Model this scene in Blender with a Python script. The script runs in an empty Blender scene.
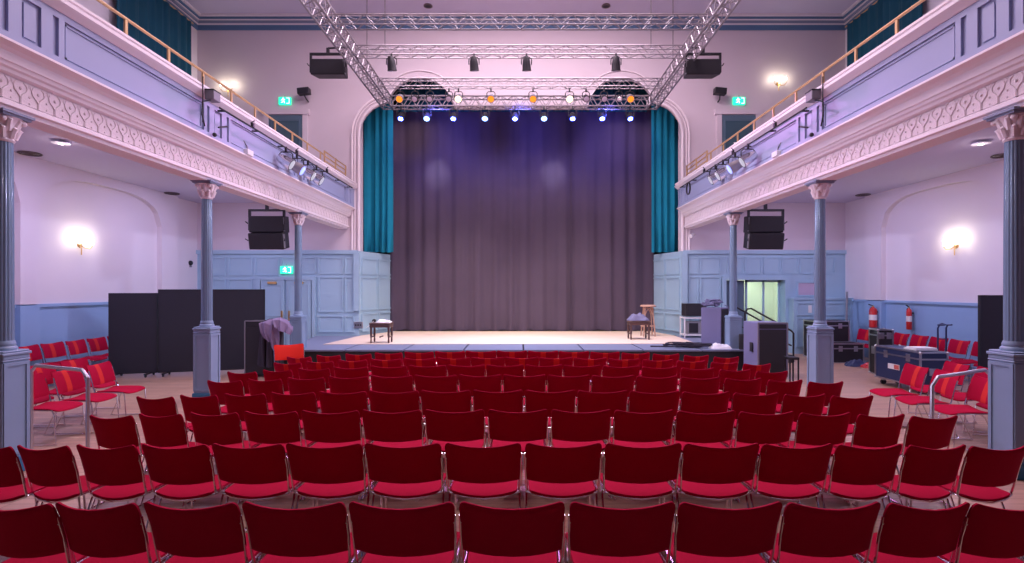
import bpy, bmesh, math, random
from mathutils import Vector, Matrix
random.seed(7)
PI = math.pi
C = bpy.context.scene.collection
F, VX, VY, H = 510.0, 520.0, 289.0, 1.9      # focal length (px), vanishing point, eye height
XC = -0.11                                    # hall centre line

def P(px, py, Y):
    u = Y / F
    return Vector(((px - VX) * u, Y, H + (VY - py) * u))
def PX(px, Y): return (px - VX) * Y / F

# ---------------------------------------------------------------- materials
MATS = {}
def mat(name, col, rough=0.6, metal=0.0, noise=0.0, nscale=8.0, bump=0.0, bscale=60.0, sheen=0.0, coat=0.0, spec=0.5,
        emit=None, estr=0.0):
    if name in MATS: return MATS[name]
    m = bpy.data.materials.new(name); m.use_nodes = True
    nt = m.node_tree; b = nt.nodes['Principled BSDF']
    c = (col[0], col[1], col[2], 1)
    b.inputs['Base Color'].default_value = c
    b.inputs['Roughness'].default_value = rough
    b.inputs['Metallic'].default_value = metal
    b.inputs['Specular IOR Level'].default_value = spec
    if sheen:
        b.inputs['Sheen Weight'].default_value = sheen
        b.inputs['Sheen Roughness'].default_value = 0.4
        b.inputs['Sheen Tint'].default_value = (min(1, col[0]*2+.25), col[1]+.06, col[2]+.1, 1)
    if coat: b.inputs['Coat Weight'].default_value = coat
    if emit:
        b.inputs['Emission Color'].default_value = (*emit, 1); b.inputs['Emission Strength'].default_value = estr
    tc = None
    if noise or bump:
        tc = nt.nodes.new('ShaderNodeTexCoord')
    if noise:
        n = nt.nodes.new('ShaderNodeTexNoise'); n.inputs['Scale'].default_value = nscale; n.inputs['Detail'].default_value = 5
        nt.links.new(tc.outputs['Object'], n.inputs['Vector'])
        mr = nt.nodes.new('ShaderNodeMapRange'); mr.inputs[3].default_value = 1 - noise; mr.inputs[4].default_value = 1 + noise
        nt.links.new(n.outputs['Fac'], mr.inputs[0])
        mx = nt.nodes.new('ShaderNodeVectorMath'); mx.operation = 'SCALE'; mx.inputs[0].default_value = col[:3]
        nt.links.new(mr.outputs[0], mx.inputs['Scale']); nt.links.new(mx.outputs[0], b.inputs['Base Color'])
    if bump:
        n = nt.nodes.new('ShaderNodeTexNoise'); n.inputs['Scale'].default_value = bscale; n.inputs['Detail'].default_value = 3
        nt.links.new(tc.outputs['Object'], n.inputs['Vector'])
        bp = nt.nodes.new('ShaderNodeBump'); bp.inputs['Strength'].default_value = bump; bp.inputs['Distance'].default_value = 0.01
        nt.links.new(n.outputs['Fac'], bp.inputs['Height']); nt.links.new(bp.outputs[0], b.inputs['Normal'])
    MATS[name] = m
    return m

def emis(name, col, s):
    return mat(name, (0.02, 0.02, 0.02), 0.3, emit=col, estr=s)

def wood_floor():
    m = mat('floor_boards', (0.42, 0.27, 0.2), 0.33)
    nt = m.node_tree; b = nt.nodes['Principled BSDF']
    tc = nt.nodes.new('ShaderNodeTexCoord')
    mp = nt.nodes.new('ShaderNodeMapping'); nt.links.new(tc.outputs['Object'], mp.inputs['Vector'])
    br = nt.nodes.new('ShaderNodeTexBrick'); br.offset = 0.37; br.inputs['Scale'].default_value = 1.0
    br.inputs['Brick Width'].default_value = 1.9; br.inputs['Row Height'].default_value = 0.11; br.inputs['Mortar Size'].default_value = 0.003
    br.inputs['Color1'].default_value = (0.50, 0.315, 0.215, 1); br.inputs['Color2'].default_value = (0.41, 0.25, 0.175, 1)
    br.inputs['Mortar'].default_value = (0.12, 0.07, 0.05, 1)
    nt.links.new(mp.outputs[0], br.inputs['Vector'])
    mp2 = nt.nodes.new('ShaderNodeMapping'); mp2.inputs['Scale'].default_value = (1.2, 14, 1)
    nt.links.new(tc.outputs['Object'], mp2.inputs['Vector'])
    n = nt.nodes.new('ShaderNodeTexNoise'); n.inputs['Scale'].default_value = 2.0; n.inputs['Detail'].default_value = 6
    nt.links.new(mp2.outputs[0], n.inputs['Vector'])
    mr = nt.nodes.new('ShaderNodeMapRange'); mr.inputs[3].default_value = 0.72; mr.inputs[4].default_value = 1.25
    nt.links.new(n.outputs['Fac'], mr.inputs[0])
    vm = nt.nodes.new('ShaderNodeVectorMath'); vm.operation = 'SCALE'
    nt.links.new(br.outputs['Color'], vm.inputs[0]); nt.links.new(mr.outputs[0], vm.inputs['Scale'])
    nt.links.new(vm.outputs[0], b.inputs['Base Color'])
    return m

def stripe_fabric():
    m = mat('red_fabric_orange_stripe', (0.34, 0.008, 0.02), 0.9, sheen=0.08, spec=0.1)
    nt = m.node_tree; b = nt.nodes['Principled BSDF']
    tc = nt.nodes.new('ShaderNodeTexCoord'); sp = nt.nodes.new('ShaderNodeSeparateXYZ')
    nt.links.new(tc.outputs['Object'], sp.inputs[0])
    ab = nt.nodes.new('ShaderNodeMath'); ab.operation = 'ABSOLUTE'; nt.links.new(sp.outputs['X'], ab.inputs[0])
    lt = nt.nodes.new('ShaderNodeMath'); lt.operation = 'LESS_THAN'; lt.inputs[1].default_value = 0.047
    nt.links.new(ab.outputs[0], lt.inputs[0])
    mx = nt.nodes.new('ShaderNodeMix'); mx.data_type = 'RGBA'
    mx.inputs[6].default_value = (0.38, 0.004, 0.034, 1); mx.inputs[7].default_value = (0.62, 0.036, 0.034, 1)
    nt.links.new(lt.outputs[0], mx.inputs[0]); nt.links.new(mx.outputs[2], b.inputs['Base Color'])
    return m

M = {
 'wall': mat('white_wall_paint', (0.74, 0.68, 0.72), 0.75, noise=0.03, nscale=1.5),
 'wallup': mat('upper_wall_paint', (0.65, 0.57, 0.615), 0.8, noise=0.03, nscale=1.0),
 'ceil': mat('ceiling_paint', (0.60, 0.57, 0.71), 0.85),
 'dado': mat('blue_dado_paint', (0.28, 0.44, 0.66), 0.5, noise=0.05, nscale=2),
 'panel': mat('blue_panelling_paint', (0.36, 0.54, 0.66), 0.45, noise=0.04, nscale=2),
 'corn': mat('blue_cornice_paint', (0.09, 0.18, 0.31), 0.6),
 'corn2': mat('grey_blue_cornice_paint', (0.23, 0.27, 0.38), 0.6),
 'cream': mat('cream_plaster', (0.84, 0.76, 0.79), 0.55, noise=0.03, nscale=3),
 'frieze': mat('frieze_plaster', (0.74, 0.65, 0.67), 0.6, bump=0.5, bscale=70),
 'lav': mat('lavender_parapet_paint', (0.34, 0.38, 0.56), 0.4, noise=0.06, nscale=1.2),
 'brass': mat('brass', (0.75, 0.48, 0.20), 0.28, 1.0),
 'brassp': mat('gold_paint', (0.62, 0.40, 0.20), 0.4, 0.35),
 'chrome': mat('chrome', (0.78, 0.78, 0.82), 0.18, 1.0),
 'steel': mat('brushed_steel', (0.55, 0.55, 0.58), 0.35, 1.0),
 'alu': mat('truss_aluminium', (0.36, 0.335, 0.36), 0.42, 0.85),
 'red': mat('red_fabric', (0.36, 0.003, 0.030), 0.9, noise=0.08, nscale=30, sheen=0.06, bump=0.12, bscale=400, spec=0.08),
 'stripe': stripe_fabric(),
 'pan': mat('chair_pan_black', (0.03, 0.025, 0.03), 0.5),
 'colb': mat('column_blue_gloss', (0.17, 0.26, 0.37), 0.25, coat=0.4, noise=0.05, nscale=3),
 'ped': mat('pedestal_paint', (0.23, 0.33, 0.46), 0.45, noise=0.04, nscale=3),
 'plinth': mat('plinth_blue', (0.02, 0.15, 0.27), 0.45),
 'tealw': mat('teal_velvet_shaded', (0.0, 0.07, 0.115), 0.85, sheen=0.05, noise=0.1, nscale=4),  # same teal velvet darkened, shade painted in for window drapes and pelmet
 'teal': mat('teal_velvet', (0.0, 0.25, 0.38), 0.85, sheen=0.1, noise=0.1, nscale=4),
 'dcurt': mat('grey_violet_drape', (0.080, 0.058, 0.095), 0.9, noise=0.15, nscale=1.2),
 'blk': mat('black_cabinet', (0.015, 0.015, 0.02), 0.5, bump=0.1, bscale=150),
 'grille': mat('speaker_grille', (0.022, 0.022, 0.028), 0.55, 0.2, bump=0.4, bscale=260),
 'screen': mat('charcoal_screen_cloth', (0.022, 0.022, 0.032), 0.8, noise=0.12, nscale=2),
 'case': mat('flight_case_blue', (0.02, 0.035, 0.10), 0.4, bump=0.1, bscale=120),
 'dkw': mat('dark_stained_wood', (0.10, 0.05, 0.045), 0.45, noise=0.25, nscale=20),
 'ltw': mat('pale_wood', (0.50, 0.30, 0.22), 0.5, noise=0.2, nscale=15),
 'deck': mat('stage_deck_grey', (0.19, 0.22, 0.32), 0.45, noise=0.08, nscale=3),
 'mat': mat('pale_stage_cloth', (0.72, 0.58, 0.46), 0.7, noise=0.05, nscale=2),
 'white': mat('white_plastic', (0.8, 0.8, 0.82), 0.4),
 'cloth': mat('lilac_grey_cloth', (0.22, 0.17, 0.28), 0.9, noise=0.15, nscale=14),
 'clothd': mat('black_cloth', (0.03, 0.025, 0.04), 0.9, noise=0.2, nscale=10),
 'denim': mat('grey_blue_cloth', (0.16, 0.16, 0.27), 0.9, noise=0.15, nscale=14),
 'redp': mat('red_enamel', (0.62, 0.02, 0.02), 0.3, coat=0.4),
 'grey': mat('grey_plastic', (0.22, 0.22, 0.25), 0.5),
 'door': mat('slate_blue_door', (0.09, 0.15, 0.20), 0.5),
 'green': mat('exit_green', (0.0, 0.35, 0.18), 0.4, emit=(0.02, 0.9, 0.45), estr=1.5),
 'exw': mat('exit_white', (0.8, 0.9, 0.85), 0.4, emit=(0.75, 1.0, 0.88), estr=2.5),
 'vent': mat('vent_bronze', (0.12, 0.09, 0.09), 0.4, 0.5),
 'paper': mat('paper', (0.85, 0.83, 0.8), 0.7),
 'orange': mat('orange_red_fabric', (0.62, 0.03, 0.02), 0.9, spec=0.1),
 'corr': mat('corridor_paint', (0.70, 0.74, 0.62), 0.7),
}
glass = mat('clear_glass', (0.8, 0.9, 0.9), 0.05); glass.node_tree.nodes['Principled BSDF'].inputs['Transmission Weight'].default_value = 0.9

# ---------------------------------------------------------------- mesh builder
class MB:
    def __init__(s): s.v = []; s.f = []
    def add(s, vs, fs, mx=None):
        o = len(s.v)
        for p in vs:
            p = Vector(p)
            s.v.append(mx @ p if mx else p)
        for f in fs: s.f.append([i + o for i in f])
        return s
    def box(s, c, d, mx=None):
        x, y, z = c; a, b, e = d[0]/2, d[1]/2, d[2]/2
        vs = [(x+i*a, y+j*b, z+k*e) for k in (-1,1) for j in (-1,1) for i in (-1,1)]
        return s.add(vs, [(0,2,3,1),(4,5,7,6),(0,1,5,4),(2,6,7,3),(0,4,6,2),(1,3,7,5)], mx)
    def bb(s, x0, x1, y0, y1, z0, z1, mx=None):
        return s.box(((x0+x1)/2, (y0+y1)/2, (z0+z1)/2), (abs(x1-x0), abs(y1-y0), abs(z1-z0)), mx)
    def prism(s, poly, a, b, plane='xz', mx=None):
        # poly in 2-D; extruded along the remaining axis from a to b
        n = len(poly)
        area = sum(poly[i][0]*poly[(i+1)%n][1]-poly[(i+1)%n][0]*poly[i][1] for i in range(n))
        if area < 0: poly = poly[::-1]
        def q(p, t):
            if plane == 'xz': return (p[0], t, p[1])
            if plane == 'xy': return (p[0], p[1], t)
            return (t, p[0], p[1])
        lo, hi = min(a, b), max(a, b)
        vs = [q(p, lo) for p in poly] + [q(p, hi) for p in poly]
        fl = plane == 'xz'
        fs = [list(range(n)) if fl else list(range(n))[::-1], [i+n for i in (range(n-1,-1,-1) if fl else range(n))]]
        for i in range(n):
            j = (i+1) % n
            fs.append([i, i+n, j+n, j] if fl else [i, j, j+n, i+n])
        return s.add(vs, fs, mx)
    def tube(s, pts, r, n=6, closed=False, mx=None, flat=1.0):
        pts = [Vector(p) for p in pts]; m = len(pts)
        rs = r if isinstance(r, (list, tuple)) else [r]*m
        up = None; vs = []; fs = []
        for i in range(m):
            a = pts[i-1] if (i > 0 or closed) else pts[i]
            b = pts[(i+1) % m] if (i < m-1 or closed) else pts[i]
            t = (b - a).normalized()
            if up is None:
                up = Vector((0,0,1)) if abs(t.z) < 0.9 else Vector((1,0,0))
            x = up - t * up.dot(t)
            if x.length < 1e-5: x = t.orthogonal()
            x.normalize(); y = t.cross(x); up = x
            for k in range(n):
                an = 2*PI*k/n
                vs.append(pts[i] + (x*math.cos(an)*flat + y*math.sin(an)) * rs[i])
        for i in range(m if closed else m-1):
            for k in range(n):
                a0 = i*n+k; a1 = i*n+(k+1)%n; b0 = ((i+1)%m)*n+k; b1 = ((i+1)%m)*n+(k+1)%n
                fs.append((a0, a1, b1, b0))
        if not closed:
            fs.append(list(range(n))[::-1]); fs.append([(m-1)*n+k for k in range(n)])
        return s.add(vs, fs, mx)
    def lathe(s, prof, n=20, mx=None, rad=None):
        vs = []; fs = []
        for (r, z) in prof:
            for k in range(n):
                rr = r * (rad(k, z) if rad else 1)
                vs.append((rr*math.cos(2*PI*k/n), rr*math.sin(2*PI*k/n), z))
        m = len(prof)
        for i in range(m-1):
            for k in range(n):
                fs.append((i*n+k, i*n+(k+1)%n, (i+1)*n+(k+1)%n, (i+1)*n+k))
        fs.append(list(range(n))[::-1]); fs.append([(m-1)*n+k for k in range(n)])
        return s.add(vs, fs, mx)
    def sheet(s, fn, us, vs_, th=None, mx=None):
        # fn(u,v)->(front point, back point); closed slab
        nu, nv = len(us), len(vs_)
        A = []; B = []
        for v in vs_:
            for u in us:
                p, q = fn(u, v); A.append(p); B.append(q)
        N = nu*nv; fs = []
        for j in range(nv-1):
            for i in range(nu-1):
                a = j*nu+i
                fs.append((a, a+1, a+nu+1, a+nu)); fs.append((N+a, N+a+nu, N+a+nu+1, N+a+1))
        for i in range(nu-1):
            fs.append((i, N+i, N+i+1, i+1)); a = (nv-1)*nu+i; fs.append((a, a+1, N+a+1, N+a))
        for j in range(nv-1):
            a = j*nu; fs.append((a, a+nu, N+a+nu, N+a)); a = j*nu+nu-1; fs.append((a, N+a, N+a+nu, a+nu))
        return s.add(A+B, fs, mx)
    def ball(s, c, r, n=10, m=6, mx=None, sc=(1,1,1)):
        prof = [(max(1e-4, math.sin(PI*i/m))*r, -math.cos(PI*i/m)*r) for i in range(m+1)]
        return s.lathe(prof, n, (mx or Matrix()) @ Matrix.Translation(c) @ Matrix.Diagonal((*sc, 1)))
    def mesh(s, name, smooth=True, angle=35, fix=False):
        me = bpy.data.meshes.new(name)
        me.from_pydata([tuple(p) for p in s.v], [], s.f); me.update()
        bm = bmesh.new(); bm.from_mesh(me)
        bmesh.ops.recalc_face_normals(bm, faces=bm.faces[:]); bm.to_mesh(me); bm.free()
        if smooth:
            for p in me.polygons: p.use_smooth = True
            me.set_sharp_from_angle(angle=math.radians(angle))
        return me
    def build(s, name, m, parent=None, bevel=0, smooth=True, angle=35):
        me = s.mesh(name, smooth, angle); me.materials.append(m)
        o = bpy.data.objects.new(name, me); C.objects.link(o)
        if parent is not None: o.parent = parent
        if bevel:
            bv = o.modifiers.new('bevel', 'BEVEL'); bv.width = bevel; bv.segments = 2; bv.limit_method = 'ANGLE'
        return o

def tag(o, label, cat, group=None):
    o['label'] = label; o['category'] = cat
    if group: o['group'] = group
    return o
def thing(name, label, cat, loc=(0,0,0), rz=0, group=None, rot=None):
    o = bpy.data.objects.new(name, None); o.empty_display_size = 0.1
    C.objects.link(o); o.location = loc; o.rotation_euler = rot if rot else (0,0,rz)
    return tag(o, label, cat, group)
def struct(o): o['kind'] = 'structure'; return o
def linkobj(name, me, parent):
    o = bpy.data.objects.new(name, me); C.objects.link(o); o.parent = parent; return o
def aim(d, up='Z'):
    # matrix whose local +Z points along d
    return Vector(d).to_track_quat('Z', 'Y').to_matrix().to_4x4()
def RZ(a): return Matrix.Rotation(a, 4, 'Z')
def T(*p): return Matrix.Translation(Vector(p[0]) if len(p) == 1 else Vector(p))

# ---------------------------------------------------------------- room shell
XL, XR, YW, YB, ZC = -9.68, 9.76, 15.3, -3.0, 10.02
ZP = 3.04; ZD = 1.6; ZBAL = 4.48; ZS = 0.5
struct(MB().bb(XL-.3, XR+.3, YB-.3, YW+2.9, -0.2, 0).build('floor', wood_floor()))
struct(MB().bb(XL-.3, XR+.3, YB-.3, YW+2.9, ZC, ZC+.2).build('ceiling', M['ceil']))
struct(MB().bb(XL-.3, XR+.3, YB-.3, YB, 0, ZC).build('wall_rear', mat('dark_rear_wall', (.10, .09, .11), .8)))

def side_wall(s):
    X = XL if s < 0 else XR
    out = X + s*.3
    w = MB()
    w.bb(X, out, YB, YW, ZD, ZC)
    # shallow pilasters and flattened arches between them
    py = [(3.6, 4.1), (7.0, 7.4), (9.75, 10.15), (13.6, 14.25)]
    for a, b in py: w.bb(X - s*.13, X, a, b, ZD, ZBAL)
    for (a0, a1), (b0, b1) in zip(py[:-1], py[1:]):
        y0, y1 = a1, b0; pts = [(y0, ZBAL)]
        n = 24
        for i in range(n+1):
            t = i/n; c = 2*t-1
            pts.append((y0+(y1-y0)*t, 3.55 + .72*(1-abs(c)**3.2)**.5))
        pts.append((y1, ZBAL))
        w.prism(pts, X - s*.13, X, 'yz')
    struct(w.build('wall_left' if s < 0 else 'wall_right', M['wall'], smooth=False))
    d = MB()
    d.bb(X, out, YB, YW, 0, ZD)
    for a, b in py: d.bb(X - s*.13, X, a, b, 0, ZD-.02)
    d.bb(X - s*.045, X, YB, YW, ZD-.06, ZD)
    d.bb(X - s*.03, X, YB, YW, 0, .22)
    struct(d.build('baseboard_left' if s < 0 else 'baseboard_right', M['dado'], smooth=False))
side_wall(-1); side_wall(1)

# stage wall (proscenium wall)
OL, OR = -4.83, 4.87
DX0, DX1, DZ = 6.15, 7.95, 2.17
def outline():
    pts = [(OL, ZP), (OL, 6.55)]
    for i in range(1, 9):
        a = PI - (PI/2)*i/8*0.82
        pts.append((OL + .95 + .95*math.cos(a), 6.55 + .95*math.sin(a)))
    cx, cz, R = -3.0, 7.22, 1.03
    a0, a1 = math.radians(163), math.radians(8)
    for i in range(15):
        a = a0 + (a1-a0)*i/14
        pts.append((cx + R*math.cos(a), cz + R*math.sin(a)))
    return pts
ol = outline()
mid = (OL+OR)/2
orr = [(2*mid - x, z) for x, z in ol][::-1]
full = ol + orr
w = MB()
w.bb(XL, OL, YW, YW+.4, ZP, ZC); w.bb(OR, XR, YW, YW+.4, ZP, ZC)
upper = [(OL, ZC)] + full[1:-1] + [(OR, ZC)]
w.prism(upper, YW, YW+.14, 'xz')
struct(w.build('wall_stage', M['wallup'], smooth=False))
w = MB()
w.bb(XL, OL, YW, YW+.4, 0, ZP); w.bb(OR, DX0, YW, YW+.4, 0, ZP); w.bb(DX0, DX1, YW, YW+.4, DZ, ZP); w.bb(DX1, XR, YW, YW+.4, 0, ZP)
# splayed reveals beside the curtain
for x0, x1 in ((OL, -4.22), (OR, 4.38)):
    w.prism([(x0, YW), (x1, 17.15), (x1 + (-.2 if x0 < 0 else .2), 17.25), (x0 + (-.2 if x0 < 0 else .2), YW+.2)], 0, ZP, 'xy')
# panel mouldings of the left side
def frame(mb, x0, x1, z0, z1, y, t=.035, d=.025):
    mb.bb(x0, x1, y-d, y, z0, z0+t); mb.bb(x0, x1, y-d, y, z1-t, z1)
    mb.bb(x0, x0+t, y-d, y, z0+t, z1-t); mb.bb(x1-t, x1, y-d, y, z0+t, z1-t)
w.bb(XL, OL, YW-.06, YW, ZP-.09, ZP+.02); w.bb(OR, XR, YW-.06, YW, ZP-.09, ZP+.02)
lx = [-9.5, -8.55, -7.6]
for x in (-9.55, -8.75, -7.95): frame(w, x, x+.72, 2.3, 2.85, YW); 
for x in (-9.55, -8.75): frame(w, x, x+.72, .75, 2.2, YW)
for x in (-7.15, -6.6): frame(w, x, x+.48, 2.35, 2.85, YW)
frame(w, -6.05, -5.3, 2.35, 2.85, YW); frame(w, -5.25, -4.97, 2.35, 2.85, YW)
frame(w, -6.05, -5.3, 1.2, 2.27, YW); frame(w, -5.25, -4.97, 1.2, 2.27, YW)
frame(w, -6.05, -5.3, .6, 1.1, YW); frame(w, -5.25, -4.97, .6, 1.1, YW)
w.bb(-4.97, -4.8, YW-.08, YW, 1.25, 2.98)
w.bb(4.84, 5.0, YW-.08, YW, 1.25, 2.98)
for z0, z1 in ((2.35, 2.85), (1.2, 2.27), (.6, 1.1)):
    frame(w, 5.05, 5.35, z0, z1, YW); frame(w, 5.4, 6.02, z0, z1, YW)
for x in (6.2, 6.75, 7.3, 7.85, 8.4, 8.95): frame(w, x, x+.5, 2.35, 2.85, YW)
# panels on the splays
for s_, x0, x1 in ((-1, OL, -4.22), (1, OR, 4.38)):
    dx, dy = x1-x0, 17.15-YW; L = math.hypot(dx, dy); ang = math.atan2(dy, dx)
    mx = T(x0, YW, 0) @ RZ(ang)
    fm = MB()
    for a, b in ((.12, .95), (1.0, 1.85)):
        for z0, z1 in ((2.35, 2.85), (1.25, 2.27), (.6, 1.15)):
            frame(fm, a, b, z0, z1, 0, d=.03 if s_ < 0 else -.03)
    w.add(fm.v, fm.f, mx)
struct(w.build('wall_panelling', M['panel'], smooth=False))
# stage house behind the curtain
for nm, b_ in (('wall_stage_back', (-5.6, 5.6, 17.75, 17.95, 0, 9.4)), ('wall_stage_left', (-5.6, -5.4, YW+.4, 17.75, 0, 9.4)), ('wall_stage_right', (5.4, 5.6, YW+.4, 17.75, 0, 9.4)), ('ceiling_stage', (-5.6, 5.6, YW+.4, 17.95, 9.4, 9.6))):
    struct(MB().bb(*b_).build(nm, M['blk'], smooth=False))
# proscenium moulding
mo = MB()
for off, r in ((0.0, .045), (.12, .022), (.2, .035)):
    pp = []
    n = len(full)
    for i, (x, z) in enumerate(full):
        a = Vector(full[max(0, i-1)]); b = Vector(full[min(n-1, i+1)]); t = (b-a).normalized()
        nrm = Vector((-t.y, t.x))
        pp.append((x + nrm.x*off, YW-.02, z + nrm.y*off))
    # only the outer jambs, shoulders and round arches
    mo.tube(pp[:10], r, 8); mo.tube(pp[-10:], r, 8)
    if off != .12: mo.tube(pp[9:25], .02, 8); mo.tube(pp[-25:-9], .02, 8)
mo.tube([(ol[-1][0], YW-.02, ol[-1][1]), (orr[0][0], YW-.02, orr[0][1])], .03, 8)
struct(mo.build('trim_1', M['cream']))
# cornice around the room
def ring(z0, z1, d, m, nm):
    mb = MB()
    mb.bb(XL, XR, YW-d, YW, z0, z1); mb.bb(XL, XL+d, YB, YW-d, z0, z1); mb.bb(XR-d, XR, YB, YW-d, z0, z1)
    struct(mb.build(nm, m, smooth=False))
ring(9.66, 9.80, .04, M['corn'], 'trim_2')
ring(9.80, 9.83, .08, M['cream'], 'trim_3')
ring(9.83, 9.90, .11, M['corn2'], 'trim_4')
ring(9.90, 9.925, .15, M['cream'], 'trim_5')
ring(9.925, 9.97, .2, M['corn'], 'trim_6')
ring(9.97, ZC, .28, M['cream'], 'trim_7')

# ---------------------------------------------------------------- balconies
BY0, BY1 = YB, YW
def balcony(s):
    X = lambda d: XC + s*d
    body = [(5.33,3.70),(5.06,3.70),(5.06,3.74),(5.02,3.75),(5.02,3.79),(5.05,3.81),(5.05,4.05),(5.0,4.07),(4.99,4.10),(4.965,4.115),(4.955,4.15),(4.935,4.155),(4.925,4.24),(4.89,4.27),(4.83,4.29),(4.81,4.295),(4.81,4.32),(5.33,4.32)]
    root = MB().prism([(X(d), z) for d, z in body], BY0, BY1, 'xz').build('balcony', M['cream'], smooth=True, angle=20)
    struct(root)
    # gothic tracery on the frieze: repeated Y shapes with pointed arches
    fr = MB(); yy = 3.9; k = 0
    fx = X(5.042)
    while yy < BY1 - .1:
        fr.tube([(fx, yy, 3.815), (fx, yy, 3.885)], .015, 6)
        for q in (-1, 1):
            fr.tube([(fx, yy, 3.88), (fx, yy+q*.03, 3.915), (fx, yy+q*.062, 3.945), (fx, yy+q*.072, 3.98), (fx, yy+q*.06, 4.015), (fx, yy+q*.03, 4.04)], [.015,.015,.013,.012,.011,.009], 6)
            fr.tube([(fx, yy+q*.095, 4.035), (fx, yy+q*.088, 4.0), (fx, yy+q*.066, 3.975)], .009, 5)
        fr.ball((fx, yy, 3.97), .018, 8, 5); fr.ball((fx, yy+.097, 3.91), .014, 8, 5); fr.ball((fx, yy+.097, 3.84), .012, 8, 5)
        yy += .194
    fr.build('frieze_tracery', M['frieze'], root)
    fl = MB(); fl.bb(X(5.052), X(5.04), BY0, BY1, 3.815, 4.045); fl.build('frieze_ground', M['frieze'], root)
    # lavender parapet with raised stiles
    p = MB()
    p.bb(X(4.875), X(5.2), BY0, BY1, 4.32, 4.88)
    fx0, fx1 = X(4.845), X(4.876)
    p.bb(fx0, fx1, BY0, BY1, 4.32, 4.395); p.bb(fx0, fx1, BY0, BY1, 4.81, 4.88)
    for yc in (-1.3, 1.95, 5.2, 8.4, 11.65, 14.9):
        for a, b in ((-.40, -.33), (-.26, -.13), (.08, .21), (.28, .35)):
            y0, y1 = yc+a, min(BY1, yc+b)
            if y1 > y0: p.bb(fx0, fx1, y0, y1, 4.395, 4.81)
        if yc < 14: p.bb(X(4.862), X(4.876), yc-.09, yc+.04, 4.43, 4.775)
    for y0, y1 in ((2.33, 4.77), (5.58, 7.97), (8.78, 11.22), (12.03, 14.47)):
        for z in (4.42, 4.775): p.bb(X(4.862), X(4.876), y0, y1, z, z+.018)
        for y in (y0, y1-.018): p.bb(X(4.862), X(4.876), y, y+.018, 4.42, 4.793)
    p.build('parapet', M['lav'], root, smooth=False)
    cap = [(5.1,4.88),(4.83,4.88),(4.81,4.90),(4.78,4.92),(4.75,4.95),(4.75,4.985),(4.775,4.99),(4.775,5.01),(4.755,5.02),(4.755,5.05),(4.78,5.065),(5.1,5.065)]
    MB().prism([(X(d), z) for d, z in cap], BY0, BY1, 'xz').build('coping', M['cream'], root, smooth=True, angle=20)
    sl = MB(); sl.bb(X(5.1), XL if s < 0 else XR, BY0, BY1, ZBAL, 4.7); sl.build('soffit', M['ceil'], root, smooth=False)
    inn = MB(); inn.bb(X(5.33), X(5.4), BY0, BY1, 3.9, ZBAL); inn.build('beam_lining', M['cream'], root, smooth=False)
    # brass hand rail
    side = 'left' if s < 0 else 'right'
    t = thing('balcony_rail', 'thin brass hand rail on posts along the %s balcony top' % side, 'hand rail', (X(4.9), 0, 5.065), group='brass balcony rails')
    MB().tube([(0, 1.0, .27), (0, 13.1, .27)], .02, 8).build('hand_rail', M['brassp'], t)
    y = 1.74
    while y < 13:
        MB().bb(-.012, .012, y-.02, y+.02, 0, .265).build('rail_post', M['brassp'], t); y += .79
    t = thing('balcony_guard', 'three-bar gold guard at the stage end of the %s balcony' % side, 'guard rail', (X(4.95), 0, 5.065), group='balcony end guards')
    for z in (.16, .28, .40): MB().tube([(0, 13.2, z), (0, 14.8, z)], .018, 8).build('guard_bar', M['brassp'], t)
    for y in (13.2, 14.0, 14.8): MB().bb(-.015, .015, y-.02, y+.02, 0, .42).build('guard_post', M['brassp'], t)
balcony(-1); balcony(1)

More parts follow.
